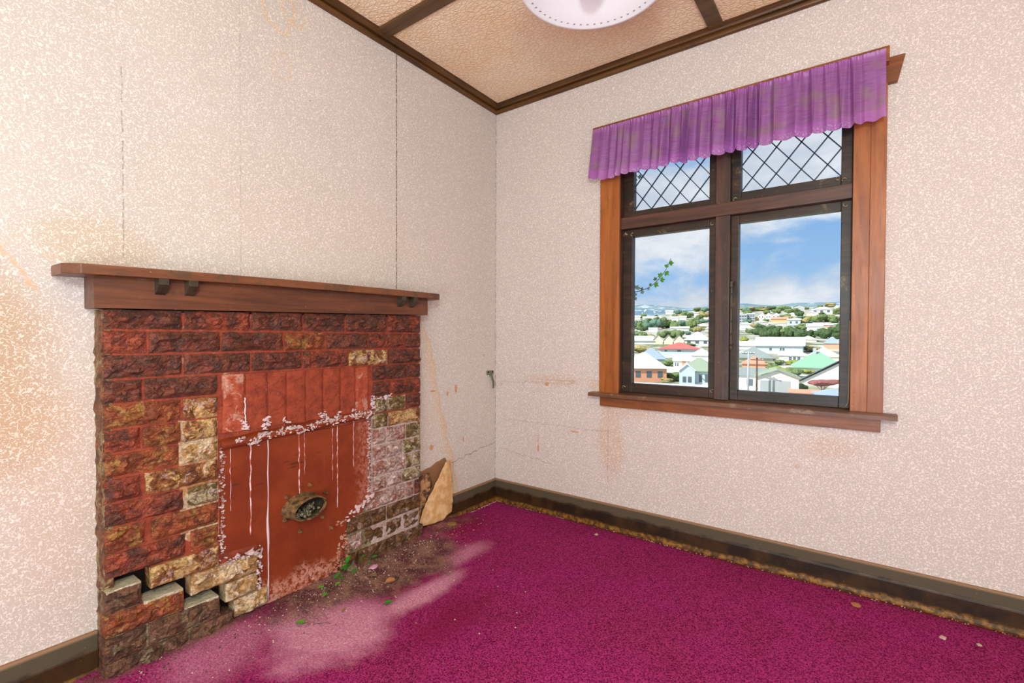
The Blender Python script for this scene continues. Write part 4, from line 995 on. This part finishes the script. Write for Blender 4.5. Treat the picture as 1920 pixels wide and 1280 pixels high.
for k in range(420):
    x = .05+rg3.random()*3.2; y = -.034-abs(rg3.gauss(0, .008)); s_ = rg3.uniform(.001, .0035); z = .003+s_*.3
    if rg3.random() < .3: x, y = .036+abs(rg3.gauss(0, .008)), -rg3.random()*.45-.03
    vs_ = [bm.verts.new((x+s_*a, y+s_*b2, z+s_*c)) for a, b2, c in ((1, 0, -.4), (-.6, .8, -.3), (-.6, -.9, -.4), (.1, 0, .8))]
    for f in ((0, 1, 2), (0, 3, 1), (1, 3, 2), (2, 3, 0)): bm.faces.new([vs_[i] for i in f])
o = link('baseboard_crumbs', finish(bm, 'baseboard_crumbs'), MATS['debris_pale']); tag(o, 'pale flakes and dust along the foot of the baseboards', 'debris', kind='stuff')
# ------------------------------------------------------------------ the suburb beyond the glass
PROFILE = [(0, -3.5), (14, -4.6), (50, -6.6), (75, -7.6), (110, -7.7), (150, -7.0), (220, -4.6), (330, 2.6), (450, 12.5), (600, 27), (800, 46), (1000, 50), (1500, 30), (2300, 20), (3300, 205), (3900, 214), (5000, 150)]
def terr(x, y):
    dx, dy = x-CAM.x, y-CAM.y; r = math.hypot(dx, dy); b = math.degrees(math.atan2(dx, dy))
    for i in range(len(PROFILE)-1):
        if r <= PROFILE[i+1][0]:
            t = (r-PROFILE[i][0])/(PROFILE[i+1][0]-PROFILE[i][0]); z = PROFILE[i][1]+(PROFILE[i+1][1]-PROFILE[i][1])*t; break
    else: z = PROFILE[-1][1]
    f = max(0, min(1, (b+21)/10.0)); f = f*f*(3-2*f)
    if z > 0 and r < 2000: z *= .80+.20*f
    z += nz(x*.004+3, y*.004)*(r*.008 if r > 250 else 0) + (nz(b*.16, 4)*20+nz(b*.6, 9)*7 if r > 3000 else 0)
    return z
def ray(px, py): return (fw+rt*((px-960)/FPX)-up*((py-640-SHY)/FPX))
def spot(px, row):
    d_ = ray(px, row); hl = math.hypot(d_.x, d_.y); d_ = d_/hl; r = 28.0
    while r < 1200:
        p = CAM+d_*r
        if p.z <= terr(p.x, p.y): break
        r *= 1.004
    p = CAM+d_*r; p.z = terr(p.x, p.y); return p, r, r/hl*1.0
mat('hillside', (128, 140, 92), .95, lambda T: {'Base Color': T.mix(T.ramp(T.noise(T.pos(), .09, 5, .6), .40, .60), T.mix(T.ramp(T.noise(T.pos(), .02, 3), .4, .6), s2l((104, 118, 82)), s2l((146, 150, 120))), s2l((196, 194, 188)))})
mat('far_range', (112, 134, 146), .95, lambda T: {'Base Color': T.mix(T.ramp(T.noise(T.pos(), .012, 4, .7), .52, .62), T.mix(T.ramp(T.noise(T.pos(), .004, 4), .4, .6), s2l((96, 124, 142)), s2l((116, 142, 150))), s2l((176, 190, 200)))})  # distance haze painted in as a blue-grey base colour
vv, ff = [], []; NB = 60
rs = [9+1.0*i for i in range(8)]+[18*1.09**i for i in range(48)]
for r in rs:
    for k in range(NB+1):
        b = math.radians(-52+84*k/NB); x, y = CAM.x+r*math.sin(b), CAM.y+r*math.cos(b); vv.append((x, y, terr(x, y)))
for j in range(len(rs)-1):
    for k in range(NB):
        a = j*(NB+1)+k; ff.append((a, a+1, a+NB+2, a+NB+1))
struct(link('ground', mesh('ground', vv, ff), MATS['hillside'], smooth=True), 'suburban valley and hillside below the window')
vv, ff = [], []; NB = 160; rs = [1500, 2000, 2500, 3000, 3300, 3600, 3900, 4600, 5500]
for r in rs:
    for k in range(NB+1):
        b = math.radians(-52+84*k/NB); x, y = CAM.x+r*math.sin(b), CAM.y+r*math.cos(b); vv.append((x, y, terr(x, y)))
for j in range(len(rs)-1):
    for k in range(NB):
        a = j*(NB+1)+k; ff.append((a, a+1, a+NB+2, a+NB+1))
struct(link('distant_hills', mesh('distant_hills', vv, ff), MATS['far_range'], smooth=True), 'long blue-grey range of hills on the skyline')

WC = {'white': (238, 238, 234), 'cream': (232, 222, 200), 'brick': (222, 160, 130), 'grey': (178, 186, 192), 'blue': (196, 214, 222), 'ochre': (222, 178, 128), 'pink': (214, 176, 170)}
RC = {'white': (236, 238, 238), 'grey': (142, 152, 150), 'slate': (92, 102, 112), 'green': (134, 180, 152), 'red': (206, 108, 100), 'bluegrey': (150, 168, 186), 'pale': (206, 212, 212), 'orange': (210, 150, 124), 'sage': (150, 166, 142)}
for k, v in WC.items(): mat('weatherboard_'+k, v, .7)
for k, v in RC.items(): mat('roofing_'+k, v, .55)
mat('pane_dark', (92, 104, 112), .25, spec=.6); mat('garage_white', (170, 178, 180), .6)
def house(px0, px1, rb, re, rr, wall, roof, label, kind='hip', depth=None, turn=0.0, wins=(), garage=False, group=None, door=False, chimney=False, cat='house', fence=None):
    """px0..px1 the front, rb foot, re eaves, rr ridge rows in the picture give its place and true size"""
    pxc = (px0+px1)/2; p, r, k = spot(pxc, rb)
    if group and r > 900: return None
    s = r*math.cos(math.atan2((pxc-960), FPX))/FPX           # metres a pixel spans there
    w, hw, hr = (px1-px0)*s, max(.6, (rb-re)*s), max(.25, (re-rr)*s); dp = depth or max(5, min(14, w*.8))
    e = empty('house' if not garage else 'garage', p-Vector((0, 0, .3)))
    d_ = (p-CAM); e.rotation_euler = (0, 0, -math.atan2(d_.x, d_.y)+math.radians(turn))
    e['label'] = label; e['category'] = cat
    if group: e['group'] = group
    hw += .3
    ww = w*.92
    bm = bmesh.new(); addbox(bm, (-ww/2, 0, -1.5), (ww/2, dp, hw))
    if kind == 'gable':
        q = [bm.verts.new(c) for c in ((-ww/2, 0, hw), (ww/2, 0, hw), (0, 0, hw+hr*.93), (-ww/2, dp, hw), (ww/2, dp, hw), (0, dp, hw+hr*.93))]
        for f in ((0, 1, 2), (4, 3, 5), (0, 2, 5, 3), (2, 1, 4, 5)): bm.faces.new([q[i] for i in f])
    link('walls', finish(bm, 'walls'), MATS['weatherboard_'+wall], e)
    bm = bmesh.new(); o_ = .04*w+.15; x0, x1, y0, y1 = -w/2, w/2, -o_, dp+o_
    if kind == 'gable':
        pts = [(x0, y0, hw-.15), (0, y0, hw+hr), (x1, y0, hw-.15), (x0, y1, hw-.15), (0, y1, hw+hr), (x1, y1, hw-.15)]; fs = [(0, 1, 4, 3), (1, 2, 5, 4)]
    elif kind == 'side':
        ym = (y0+y1)/2; pts = [(x0, y0, hw-.1), (x1, y0, hw-.1), (x1, y1, hw-.1), (x0, y1, hw-.1), (x0, ym, hw+hr), (x1, ym, hw+hr)]; fs = [(0, 1, 5, 4), (2, 3, 4, 5), (1, 2, 5), (3, 0, 4)]
    else:
        ym = (y0+y1)/2; rl = max(.05, (w-(y1-y0))/2) if w > (y1-y0) else .3
        pts = [(x0, y0, hw-.1), (x1, y0, hw-.1), (x1, y1, hw-.1), (x0, y1, hw-.1), (-rl, ym, hw+hr), (rl, ym, hw+hr)]; fs = [(0, 1, 5, 4), (1, 2, 5), (2, 3, 4, 5), (3, 0, 4)]
    q = [bm.verts.new(c) for c in pts]
    for f in fs: bm.faces.new([q[i] for i in f])
    rf = link('roof', finish(bm, 'roof'), MATS['roofing_'+roof], e)
    md = rf.modifiers.new('s', 'SOLIDIFY'); md.thickness = .14; md.offset = 1
    for (u0, u1, v0, v1) in wins:
        box('window', (-ww/2+u0*ww, -.06, v0*hw), (-ww/2+u1*ww, .03, v1*hw), MATS['pane_dark'], e)
        
    if garage: box('garage_door', (-ww*.42, -.08, 0), (ww*.30, .02, hw*.80), MATS['garage_white'], e)
    if door: box('door', (ww*.02, -.07, .3), (ww*.02+.9, .02, 2.3), MATS['weatherboard_brick'], e)
    if chimney: box('chimney', (-w*.1, dp*.4, hw), (-w*.1+.7, dp*.4+.7, hw+hr+1.0), MATS['weatherboard_grey'], e)
    return e
W3 = ((.1, .24, .4, .8), (.42, .56, .4, .8), (.74, .88, .4, .8))
W2 = ((.18, .34, .4, .78), (.62, .80, .4, .78))
# right pane, near to far
house(1420, 1495, 737, 707, 694, 'white', 'sage', 'white gabled garage with a wide sectional door and sage roof', 'gable', 7, 3, garage=True, cat='garage')
house(1503, 1650, 726, 719, 676, 'white', 'slate', 'white gable-ended house with a slate-grey roof behind the red-leaved tree', 'gable', 10, -16)
house(1384, 1430, 730, 704, 692, 'white', 'grey', 'white house with a grey roof and dark window behind the two poles', 'side', 8, -8, wins=((.35, .6, .35, .8),))
house(1392, 1438, 692, 682, 670, 'brick', 'orange', 'low terracotta-roofed house behind the utility poles', 'hip', 8)
house(1376, 1448, 676, 671, 652, 'cream', 'grey', 'broad grey hip-roofed house above the terracotta roof', 'hip', 12)
house(1494, 1582, 699, 690, 661, 'white', 'green', 'house under a big pale green hip roof', 'hip', 13, 5, chimney=True)
house(1462, 1512, 678, 666, 655, 'white', 'white', 'low white house with a dark row of veranda windows', 'hip', 9, 0, wins=((.35, .45, .3, .8), (.5, .6, .3, .8), (.65, .75, .3, .8)))
house(1516, 1572, 676, 668, 653, 'cream', 'white', 'pale house with a low white roof behind the green-roofed one', 'hip', 10)
house(1418, 1502, 663, 648, 632, 'blue', 'white', 'long two-storey pale block with a broad white roof', 'side', 14, -4, wins=((.30, .35, .45, .75), (.52, .56, .45, .75), (.58, .62, .45, .75)))
house(1546, 1574, 655, 644, 632, 'brick', 'bluegrey', 'brick house with a blue-grey roof at the far side of the pane', 'hip', 10)
house(1382, 1418, 655, 648, 640, 'white', 'pale', 'white roofed house against the window mullion side', 'side', 9)
house(1500, 1530, 640, 636, 630, 'cream', 'white', 'small white-roofed house beyond the two-storey block', 'hip', 9)
house(1514, 1541, 621, 612, 606, 'white', 'white', 'white hillside house between two dark trees', 'side', 9)
house(1540, 1562, 613, 609, 605, 'grey', 'pale', 'small grey-roofed house at the edge of the upper trees', 'hip', 9)
for (a, b_, c_) in ((1386, 1400, 605), (1401, 1415, 604)):
    house(a, b_, c_, c_-15, c_-17, 'grey', 'pale', 'block of grey and white balconied flats on the hillside'+(', half hidden by the window frame' if a == 1386 else ', second block from the window frame'), 'side', 9,
          wins=tuple((u, u+.24, v, v+.16) for u in (.06, .38, .70) for v in (.1, .4, .7)))
for (a, b_, lb) in ((1421, 1433, 'first of three gabled houses in a row above the yellow houses, beside the flats'), (1435, 1446, 'middle gabled house of the row of three above the yellow houses'), (1447, 1463, 'widest gabled house at the end of the row of three above the yellow houses')):
    house(a, b_, 598, 591, 586, 'white', 'pale', lb, 'gable', 9, wins=W2)
house(1447, 1476, 604, 598, 594, 'ochre', 'orange', 'yellow-ochre houses below the three gables', 'side', 9)
house(1477, 1500, 610, 600, 597, 'blue', 'pale', 'pale blue flat-roofed house on the hillside', 'side', 9, wins=W2)
house(1388, 1411, 615, 608, 604, 'white', 'white', 'white house below the balconied flats', 'hip', 10)
house(1415, 1440, 610, 604, 600, 'cream', 'white', 'cream house with white roof above the dark tree belt', 'hip', 10)
house(1523, 1559, 589, 580, 575, 'white', 'white', 'large white villa high on the hill near the frame', 'hip', 14, wins=W3)
house(1488, 1508, 581, 575, 571, 'grey', 'pale', 'grey gabled house close under the skyline', 'gable', 10)
house(1513, 1530, 592, 586, 583, 'cream', 'white', 'cream cottage below the hilltop villa', 'hip', 9)
# left pane
house(1183, 1252, 716, 690, 663, 'brick', 'white', 'brick bungalow with a wide white hip roof', 'hip', 11, 12, wins=W3)
house(1276, 1345, 722, 696, 674, 'blue', 'sage', 'pale blue villa with grey roof and sash windows', 'hip', 10, 0, wins=((.50, .58, .3, .8), (.66, .74, .3, .8)))
house(1273, 1303, 722, 694, 683, 'blue', 'white', 'gabled bay front of the pale blue villa', 'gable', 5, 0, wins=((.22, .44, .28, .62), (.56, .78, .28, .62)), cat='house front')
house(1236, 1312, 670, 654, 643, 'blue', 'red', 'two-storey house with a flat-pitched red roof', 'hip', 12, 0, wins=((.12, .18, .72, .86), (.44, .54, .72, .86)))
house(1193, 1248, 681, 673, 653, 'blue', 'bluegrey', 'house under a pale blue-grey hip roof above the bungalow', 'hip', 12)
house(1262, 1294, 690, 676, 665, 'white', 'white', 'white cottage with a reddish gate between villa and red roof', 'side', 8, wins=((.1, .16, .35, .75), (.24, .3, .35, .75)), door=True)
house(1296, 1335, 680, 666, 655, 'white', 'white', 'bright white house beside the window mullion', 'hip', 9, wins=((.3, .5, .4, .7),))
house(1283, 1332, 648, 637, 622, 'white', 'pale', 'tall white gabled house beyond the red roof', 'hip', 11, wins=W3)
for i, (a, b_) in enumerate(((1224, 1243), (1244, 1262), (1263, 1282))):
    house(a, b_, 645, 638, 628, 'cream', 'pale', ('first', 'middle', 'last')[i]+' of three pale pitched roofs behind the red one', 'gable', 10)
house(1186, 1226, 646, 641, 632, 'white', 'white', 'low white roof beside the olive shrubs at the window edge', 'side', 10)
house(1301, 1315, 597, 587, 585, 'white', 'white', 'tall bright white block on the left hillside', 'side', 9)
for i, (a, b_, c_) in enumerate(((1187, 1201, 599), (1205, 1222, 601), (1224, 1238, 601), (1259, 1272, 601), (1274, 1287, 600), (1188, 1206, 587), (1226, 1236, 588), (1248, 1262, 589), (1308, 1329, 616), (1257, 1292, 620), (1320, 1330, 603), (1216, 1232, 622))):
    house(a, b_, c_, c_-5, c_-8, 'white', 'white', 'small white house set among trees on the hillside of the narrower pane', 'side', 9, group='white houses on the narrower pane hillside')
house(1291, 1300, 577, 571, 570, 'grey', 'pale', 'pale tower block on the ridge seen in the narrower pane', 'side', 10, cat='building')
fr = house(1187, 1345, 733, 727, 726, 'white', 'white', 'long low white roof just below the villa and bungalow', 'side', 5, cat='outbuilding')
fr2 = house(1484, 1560, 745, 741, 737, 'pink', 'orange', 'low pinkish outbuilding roof under the red-leaved tree', 'side', 3, cat='outbuilding')
house(1540, 1600, 756, 746, 735, 'grey', 'bluegrey', 'blue-grey roof corner at the bottom of the larger pane', 'hip', 6, 10, cat='outbuilding')

# trees
def crown_mesh(seed, dome=.9, blobs=7, sub=2):
    rg = random.Random(seed); bm = bmesh.new()
    for b_ in range(blobs):
        c = Vector((rg.uniform(-.34, .34), rg.uniform(-.34, .34), rg.uniform(.34, .74))) if b_ else Vector((0, 0, .5)); R_ = rg.uniform(.22, .34) if b_ else .40
        for v in bmesh.ops.create_icosphere(bm, subdivisions=sub, radius=1)['verts']:
            n_ = v.co.normalized(); k = 1+.30*nz(n_.x*3+seed+b_, n_.y*3, n_.z*3)+.22*nz(n_.x*9, n_.y*9+seed, n_.z*9)
            v.co = c+Vector((n_.x, n_.y, n_.z*dome))*R_*k
    return finish(bm, 'crown', False)
CM = [crown_mesh(s_) for s_ in (1, 2, 3, 4)]
def leafmat(name, a, b_):
    return mat(name, a, .8, lambda T: {'Base Color': T.mix(T.ramp(T.noise(T.obj(), 14, 4, .7), .38, .62), s2l(a), s2l(b_))}, spec=.1)
LM = {'dark': leafmat('foliage_dark', (48, 70, 46), (92, 114, 74)), 'mid': leafmat('foliage_mid', (76, 98, 58), (128, 144, 96)), 'lime': leafmat('foliage_lime', (106, 120, 48), (164, 168, 86)), 'olive': leafmat('foliage_olive', (120, 116, 70), (176, 164, 116)), 'red': leafmat('foliage_red', (104, 58, 58), (168, 110, 104)), 'blue': leafmat('foliage_blue', (70, 100, 84), (120, 148, 128))}
crowns = {}
for k, m_ in LM.items():
    for i, c_ in enumerate(CM):
        me = c_.copy(); me.materials.append(m_); crowns[k, i] = me
bm = bmesh.new(); tube_bm(bm, [(0, 0, -.3), (.01, 0, .2), (0, .01, .5)], [.035, .028, .02], 6); TM = finish(bm, 'trunk'); TM.materials.append(mat('bark', (96, 82, 66), .9))
tn = [0]
def tree(px, rb, wpx, hpx, kind, label, group=None, cat='tree', name='tree', trunk=True):
    p, r, k = spot(px, rb); s = r*math.cos(math.atan2((px-960), FPX))/FPX
    if r > 900: return None
    tn[0] += 1; i = tn[0] % 4
    e = empty(name, p-Vector((0, 0, .1))); e['label'] = label; e['category'] = cat
    if group: e['group'] = group
    e.rotation_euler = (0, 0, tn[0]*1.3)
    o = bpy.data.objects.new('crown', crowns[kind, i]); C.objects.link(o); o.parent = e
    W_, H_ = wpx*s, hpx*s; o.scale = (W_/.98, W_/.98, H_/.98); o.location = (0, 0, -.10*H_)
    if trunk: t = bpy.data.objects.new('trunk', TM); C.objects.link(t); t.parent = e; t.scale = (H_, H_, H_)
    return e
B1 = ('dark bushy tree in the belt behind the two-storey pale block', 'tree belt behind the two-storey block')
for px, rb, w, h in ((1434, 634, 24, 22), (1452, 635, 26, 25), (1470, 635, 25, 24), (1487, 636, 26, 26), (1503, 637, 24, 24), (1517, 634, 18, 18), (1442, 624, 18, 16), (1420, 628, 20, 16)):
    tree(px, rb, w, h, 'dark' if w != 25 else 'mid', B1[0], B1[1])
B2 = ('dark round tree in the clump by the brick blue-roofed house', 'tree clump by the blue-roofed house')
for px, rb, w, h in ((1545, 635, 24, 24), (1562, 635, 26, 26), (1574, 633, 22, 26)): tree(px, rb, w, h, 'dark', B2[0], B2[1])
B3 = ('wide green tree below the hilltop villa', 'wide trees below the hilltop villa')
for px, rb, w, h in ((1534, 604, 26, 17), (1552, 603, 24, 16), (1566, 605, 20, 16)): tree(px, rb, w, h, 'mid', B3[0], B3[1])
for i, (px, rb, w, h, k, l) in enumerate((
    (1445, 692, 24, 16, 'mid', 'green shrub beside the grey hip roof'), (1460, 684, 16, 12, 'mid', 'shrub tucked under the long pale block'), (1487, 684, 24, 12, 'lime', 'round lime-green bush on its own before the green roof'),
    (1462, 704, 34, 20, 'lime', 'large yellow-green shrub behind the garage roof'), (1490, 706, 26, 20, 'mid', 'green shrub next to the yellow-green one behind the garage'), (1513, 700, 20, 10, 'lime', 'low lime bush beneath the green roof'),
    (1500, 731, 20, 16, 'mid', 'shrub between garage and red-leaved tree'), (1398, 727, 22, 12, 'lime', 'lime hedge at the foot of the nearer pole'), (1410, 722, 16, 14, 'mid', 'dark shrub between the two poles'),
    (1522, 659, 34, 14, 'olive', 'broad olive hedge beside the two-storey block'), (1395, 641, 20, 12, 'lime', 'pale green tree at the mullion edge of the larger pane'), (1508, 608, 18, 14, 'olive', 'olive tree next to the pale blue house'),
    (1485, 590, 20, 14, 'mid', 'green tree above the pale blue house'), (1500, 594, 14, 12, 'dark', 'small dark tree under the skyline house'), (1470, 583, 22, 12, 'mid', 'hilltop tree above the three gables'), (1517, 603, 18, 12, 'lime', 'yellow-green tree beneath the cream cottage'),
    (1400, 584, 24, 10, 'olive', 'olive hilltop tree above the flats'), (1420, 583, 20, 10, 'mid', 'hilltop tree behind the flats'), (1445, 581, 22, 9, 'dark', 'dark hilltop tree near the mullion side of the ridge'), (1535, 574, 20, 10, 'mid', 'hilltop tree behind the large villa'), (1556, 576, 20, 9, 'olive', 'olive hilltop tree near the frame'), (1570, 590, 18, 14, 'mid', 'tree on the slope at the frame edge'))):
    tree(px, rb, w, h, k, l, cat='bush' if 'bush' in l or 'shrub' in l or 'hedge' in l else 'tree')
e = tree(1541, 736, 56, 28, 'red', 'spreading red-leaved tree with pale bare branches')
for ch in e.children:
    if ch.name.startswith('crown'): ch.location.z = .40*ch.scale.z; ch.scale.z *= .55
for k in range(7):
    a = k*.9; tube('branch', [(0, 0, .2), (.6*math.cos(a), .6*math.sin(a), 1.0), (1.5*math.cos(a), 1.5*math.sin(a), 1.6)], .05, MATS['weatherboard_pink'], e, 5)
B4 = ('dense green tree of the long belt across the valley', 'long tree belt in the narrower pane')
for px, rb, w, h in ((1192, 616, 20, 18), (1204, 617, 18, 16), (1217, 617, 20, 20), (1230, 617, 20, 22), (1243, 616, 18, 26), (1256, 615, 18, 18), (1268, 615, 18, 14), (1282, 614, 20, 16), (1296, 617, 16, 24), (1305, 612, 14, 14)):
    tree(px, rb, w, h, 'blue' if w == 20 else 'mid', B4[0], B4[1])
B5 = ('rounded dark tree in the nearer clump of the valley', 'nearer clumps of valley trees')
for px, rb, w, h in ((1190, 634, 18, 16), (1206, 635, 20, 16), (1220, 634, 16, 10), (1243, 633, 20, 16), (1258, 633, 20, 17), (1272, 634, 20, 18)):
    tree(px, rb, w, h, 'blue' if w == 18 else ('mid' if w == 20 else 'olive'), B5[0], B5[1])
for (px, rb, w, h, k, l) in ((1204, 661, 36, 17, 'olive', 'wide olive shrub at the edge of the narrower pane'), (1256, 686, 34, 14, 'mid', 'shrubbery behind the brick bungalow'), (1262, 714, 28, 20, 'mid', 'clipped dark green hedge beside the villa'),
    (1220, 714, 20, 11, 'olive', 'brown-tinged bush in front of the bungalow'), (1236, 712, 16, 14, 'lime', 'lime bush between the two brown ones'), (1250, 716, 26, 11, 'olive', 'long brown-tinged bush in front of the hedge'), (1192, 712, 12, 10, 'blue', 'blue-green shrub at the bungalow wall'),
    (1320, 581, 22, 13, 'dark', 'dark ridge tree beside the mullion'), (1306, 584, 16, 9, 'mid', 'ridge tree next to the pale tower'), (1250, 589, 14, 12, 'dark', 'lone dark conifer-like tree among the valley houses'), (1272, 589, 18, 10, 'blue', 'blue-green tree group above the valley houses'), (1215, 590, 24, 7, 'mid', 'low tree line behind the first valley houses'), (1290, 596, 22, 14, 'mid', 'tree below the ridge beside the white block'), (1322, 596, 18, 14, 'olive', 'olive tree below the ridge by the mullion'), (1290, 649, 20, 7, 'mid', 'shrub behind the red roof'), (1310, 622, 16, 12, 'olive', 'tan-leaved tree beside the mullion')):
    tree(px, rb, w, h, k, l, cat='bush' if any(q in l for q in ('bush', 'shrub', 'hedge')) else 'tree')
rgt = random.Random(21)
hl = ('tiny pale house scattered on the far hillside', 'tiny pale houses on the far hillside'); tl = ('small tree scattered on the far hillside', 'small trees on the far hillside')
for k in range(120):
    px = rgt.uniform(1184, 1332) if k % 5 < 2 else rgt.uniform(1384, 1580); lo = 578 if px < 1350 else 574
    rb = rgt.uniform(lo, 628)
    if k % 4 == 0: house(px-4-rgt.random()*4, px+4+rgt.random()*4, rb, rb-3.2, rb-5.5, rgt.choice(('white', 'cream', 'white')), rgt.choice(('white', 'pale', 'grey', 'orange')), hl[0], rgt.choice(('hip', 'side')), 9, rgt.uniform(-30, 30), group=hl[1])
    else: tree(px, rb, rgt.uniform(9, 17), rgt.uniform(6, 11), rgt.choice(('dark', 'mid', 'mid', 'olive', 'blue')), tl[0], tl[1], trunk=False)
# white specks of the far town
bm = bmesh.new()
for k in range(260):
    b = math.radians(rgt.uniform(-24, -2)); r = rgt.uniform(1500, 3100); x, y = CAM.x+r*math.sin(b), CAM.y+r*math.cos(b); z = terr(x, y); s_ = rgt.uniform(3, 6)
    addbox(bm, (x-s_, y-s_, z-8), (x+s_, y+s_, z+s_*.7))
o = link('far_town', finish(bm, 'far_town'), MATS['weatherboard_white']); tag(o, 'scatter of white specks, the town at the foot of the distant hills', 'town', kind='stuff')
# utility poles
for (px, rb, rt_, l) in ((1402.5, 738, 658, 'paler utility pole with a crossarm, nearer the mullion'), (1418.5, 738, 670, 'darker utility pole standing before the garage')):
    p, r, k = spot(px, rb); s = r*math.cos(math.atan2((px-960), FPX))/FPX; h = (rb-rt_)*s
    e = empty('utility_pole', p); e['label'] = l; e['category'] = 'pole'
    tube('pole', [(0, 0, -1), (0, 0, h)], [.16, .11], MATS['weatherboard_grey' if rt_ < 665 else 'bark'], e, 8)
    box('crossarm', (-.9, -.06, h-.45), (.9, .06, h-.32), MATS['bark'], e)
    for q in (-.8, -.3, .3, .8): box('insulator', (q-.05, -.05, h-.32), (q+.05, .05, h-.18), MATS['weatherboard_white'], e)

# ivy runner hanging out past the left sash
IV = empty('ivy_runner', (.86, .30, 1.41)); tag(IV, 'thin ivy runner with small leaves outside the narrower lower pane', 'ivy')
stem = [(.82, .138, 1.40), (.81, .22, 1.385), (.84, .29, 1.39), (.878, .30, 1.408), (.921, .30, 1.415), (.960, .30, 1.427), (1.004, .30, 1.452), (1.038, .30, 1.484), (1.073, .30, 1.529), (1.092, .30, 1.568), (1.105, .30, 1.598)]
keep(tube('stem', stem, [.0028]*5+[.0024]*3+[.0018]*3, MATS['stem_brown'], n=5), IV)
def ivy_leaf(x, z, s, ang, m):
    ol = [(0, 0), (.25, .42), (.62, .50), (.60, .22), (1.0, 0), (.60, -.22), (.62, -.50), (.25, -.42)]
    bm = bmesh.new(); ca, sa = math.cos(ang), math.sin(ang)
    t_ = [bm.verts.new((x+(a*ca-b2*sa)*s, .30-.15*s*abs(b2), z+(a*sa+b2*ca)*s)) for a, b2 in ol]; c0 = bm.verts.new((x+.5*s*ca, .296, z+.5*s*sa))
    for i in range(8): bm.faces.new((t_[i], t_[(i+1) % 8], c0))
    o = link('leaf', finish(bm, 'leaf'), MATS[m]); md = o.modifiers.new('s', 'SOLIDIFY'); md.thickness = .0008; keep(o, IV)
for a in ((1.094, 1.570, .032, .0, 'leaf_fresh'), (1.074, 1.545, .028, 1.1, 'leaf_fresh'), (1.070, 1.520, .034, -.7, 'leaf_fresh'), (1.052, 1.494, .034, 2.5, 'leaf_fresh'), (1.040, 1.470, .034, .2, 'leaf_fresh'), (1.016, 1.472, .026, 2.1, 'leaf_dark'), (1.005, 1.452, .034, -.5, 'leaf_fresh'),
          (.985, 1.443, .020, 2.2, 'leaf_dark'), (.962, 1.427, .018, -.6, 'leaf_grey'), (.935, 1.422, .024, 2.8, 'leaf_dark'), (.925, 1.414, .026, -1.2, 'leaf_grey'), (.905, 1.420, .028, 1.8, 'leaf_grey'), (.885, 1.425, .034, 1.0, 'leaf_grey'), (.880, 1.405, .030, -1.5, 'leaf_grey'), (.878, 1.375, .026, -1.0, 'leaf_grey')): ivy_leaf(*a)
IV2 = empty('ivy_runner', (.86, .30, 2.1)); tag(IV2, 'scrap of ivy outside the leaded pane nearest the room corner', 'ivy')
sv = IV; IV = IV2
keep(tube('stem', [(.82, .138, 2.24), (.83, .25, 2.20), (.87, .30, 2.16), (.90, .30, 2.12)], .002, MATS['stem_brown'], n=5), IV2)
for a in ((.883, 2.165, .03, .3, 'leaf_dark'), (.895, 2.13, .03, -.3, 'leaf_grey'), (.878, 2.12, .026, -1.4, 'leaf_grey'), (.875, 2.18, .03, 1.2, 'leaf_dark')): ivy_leaf(*a)
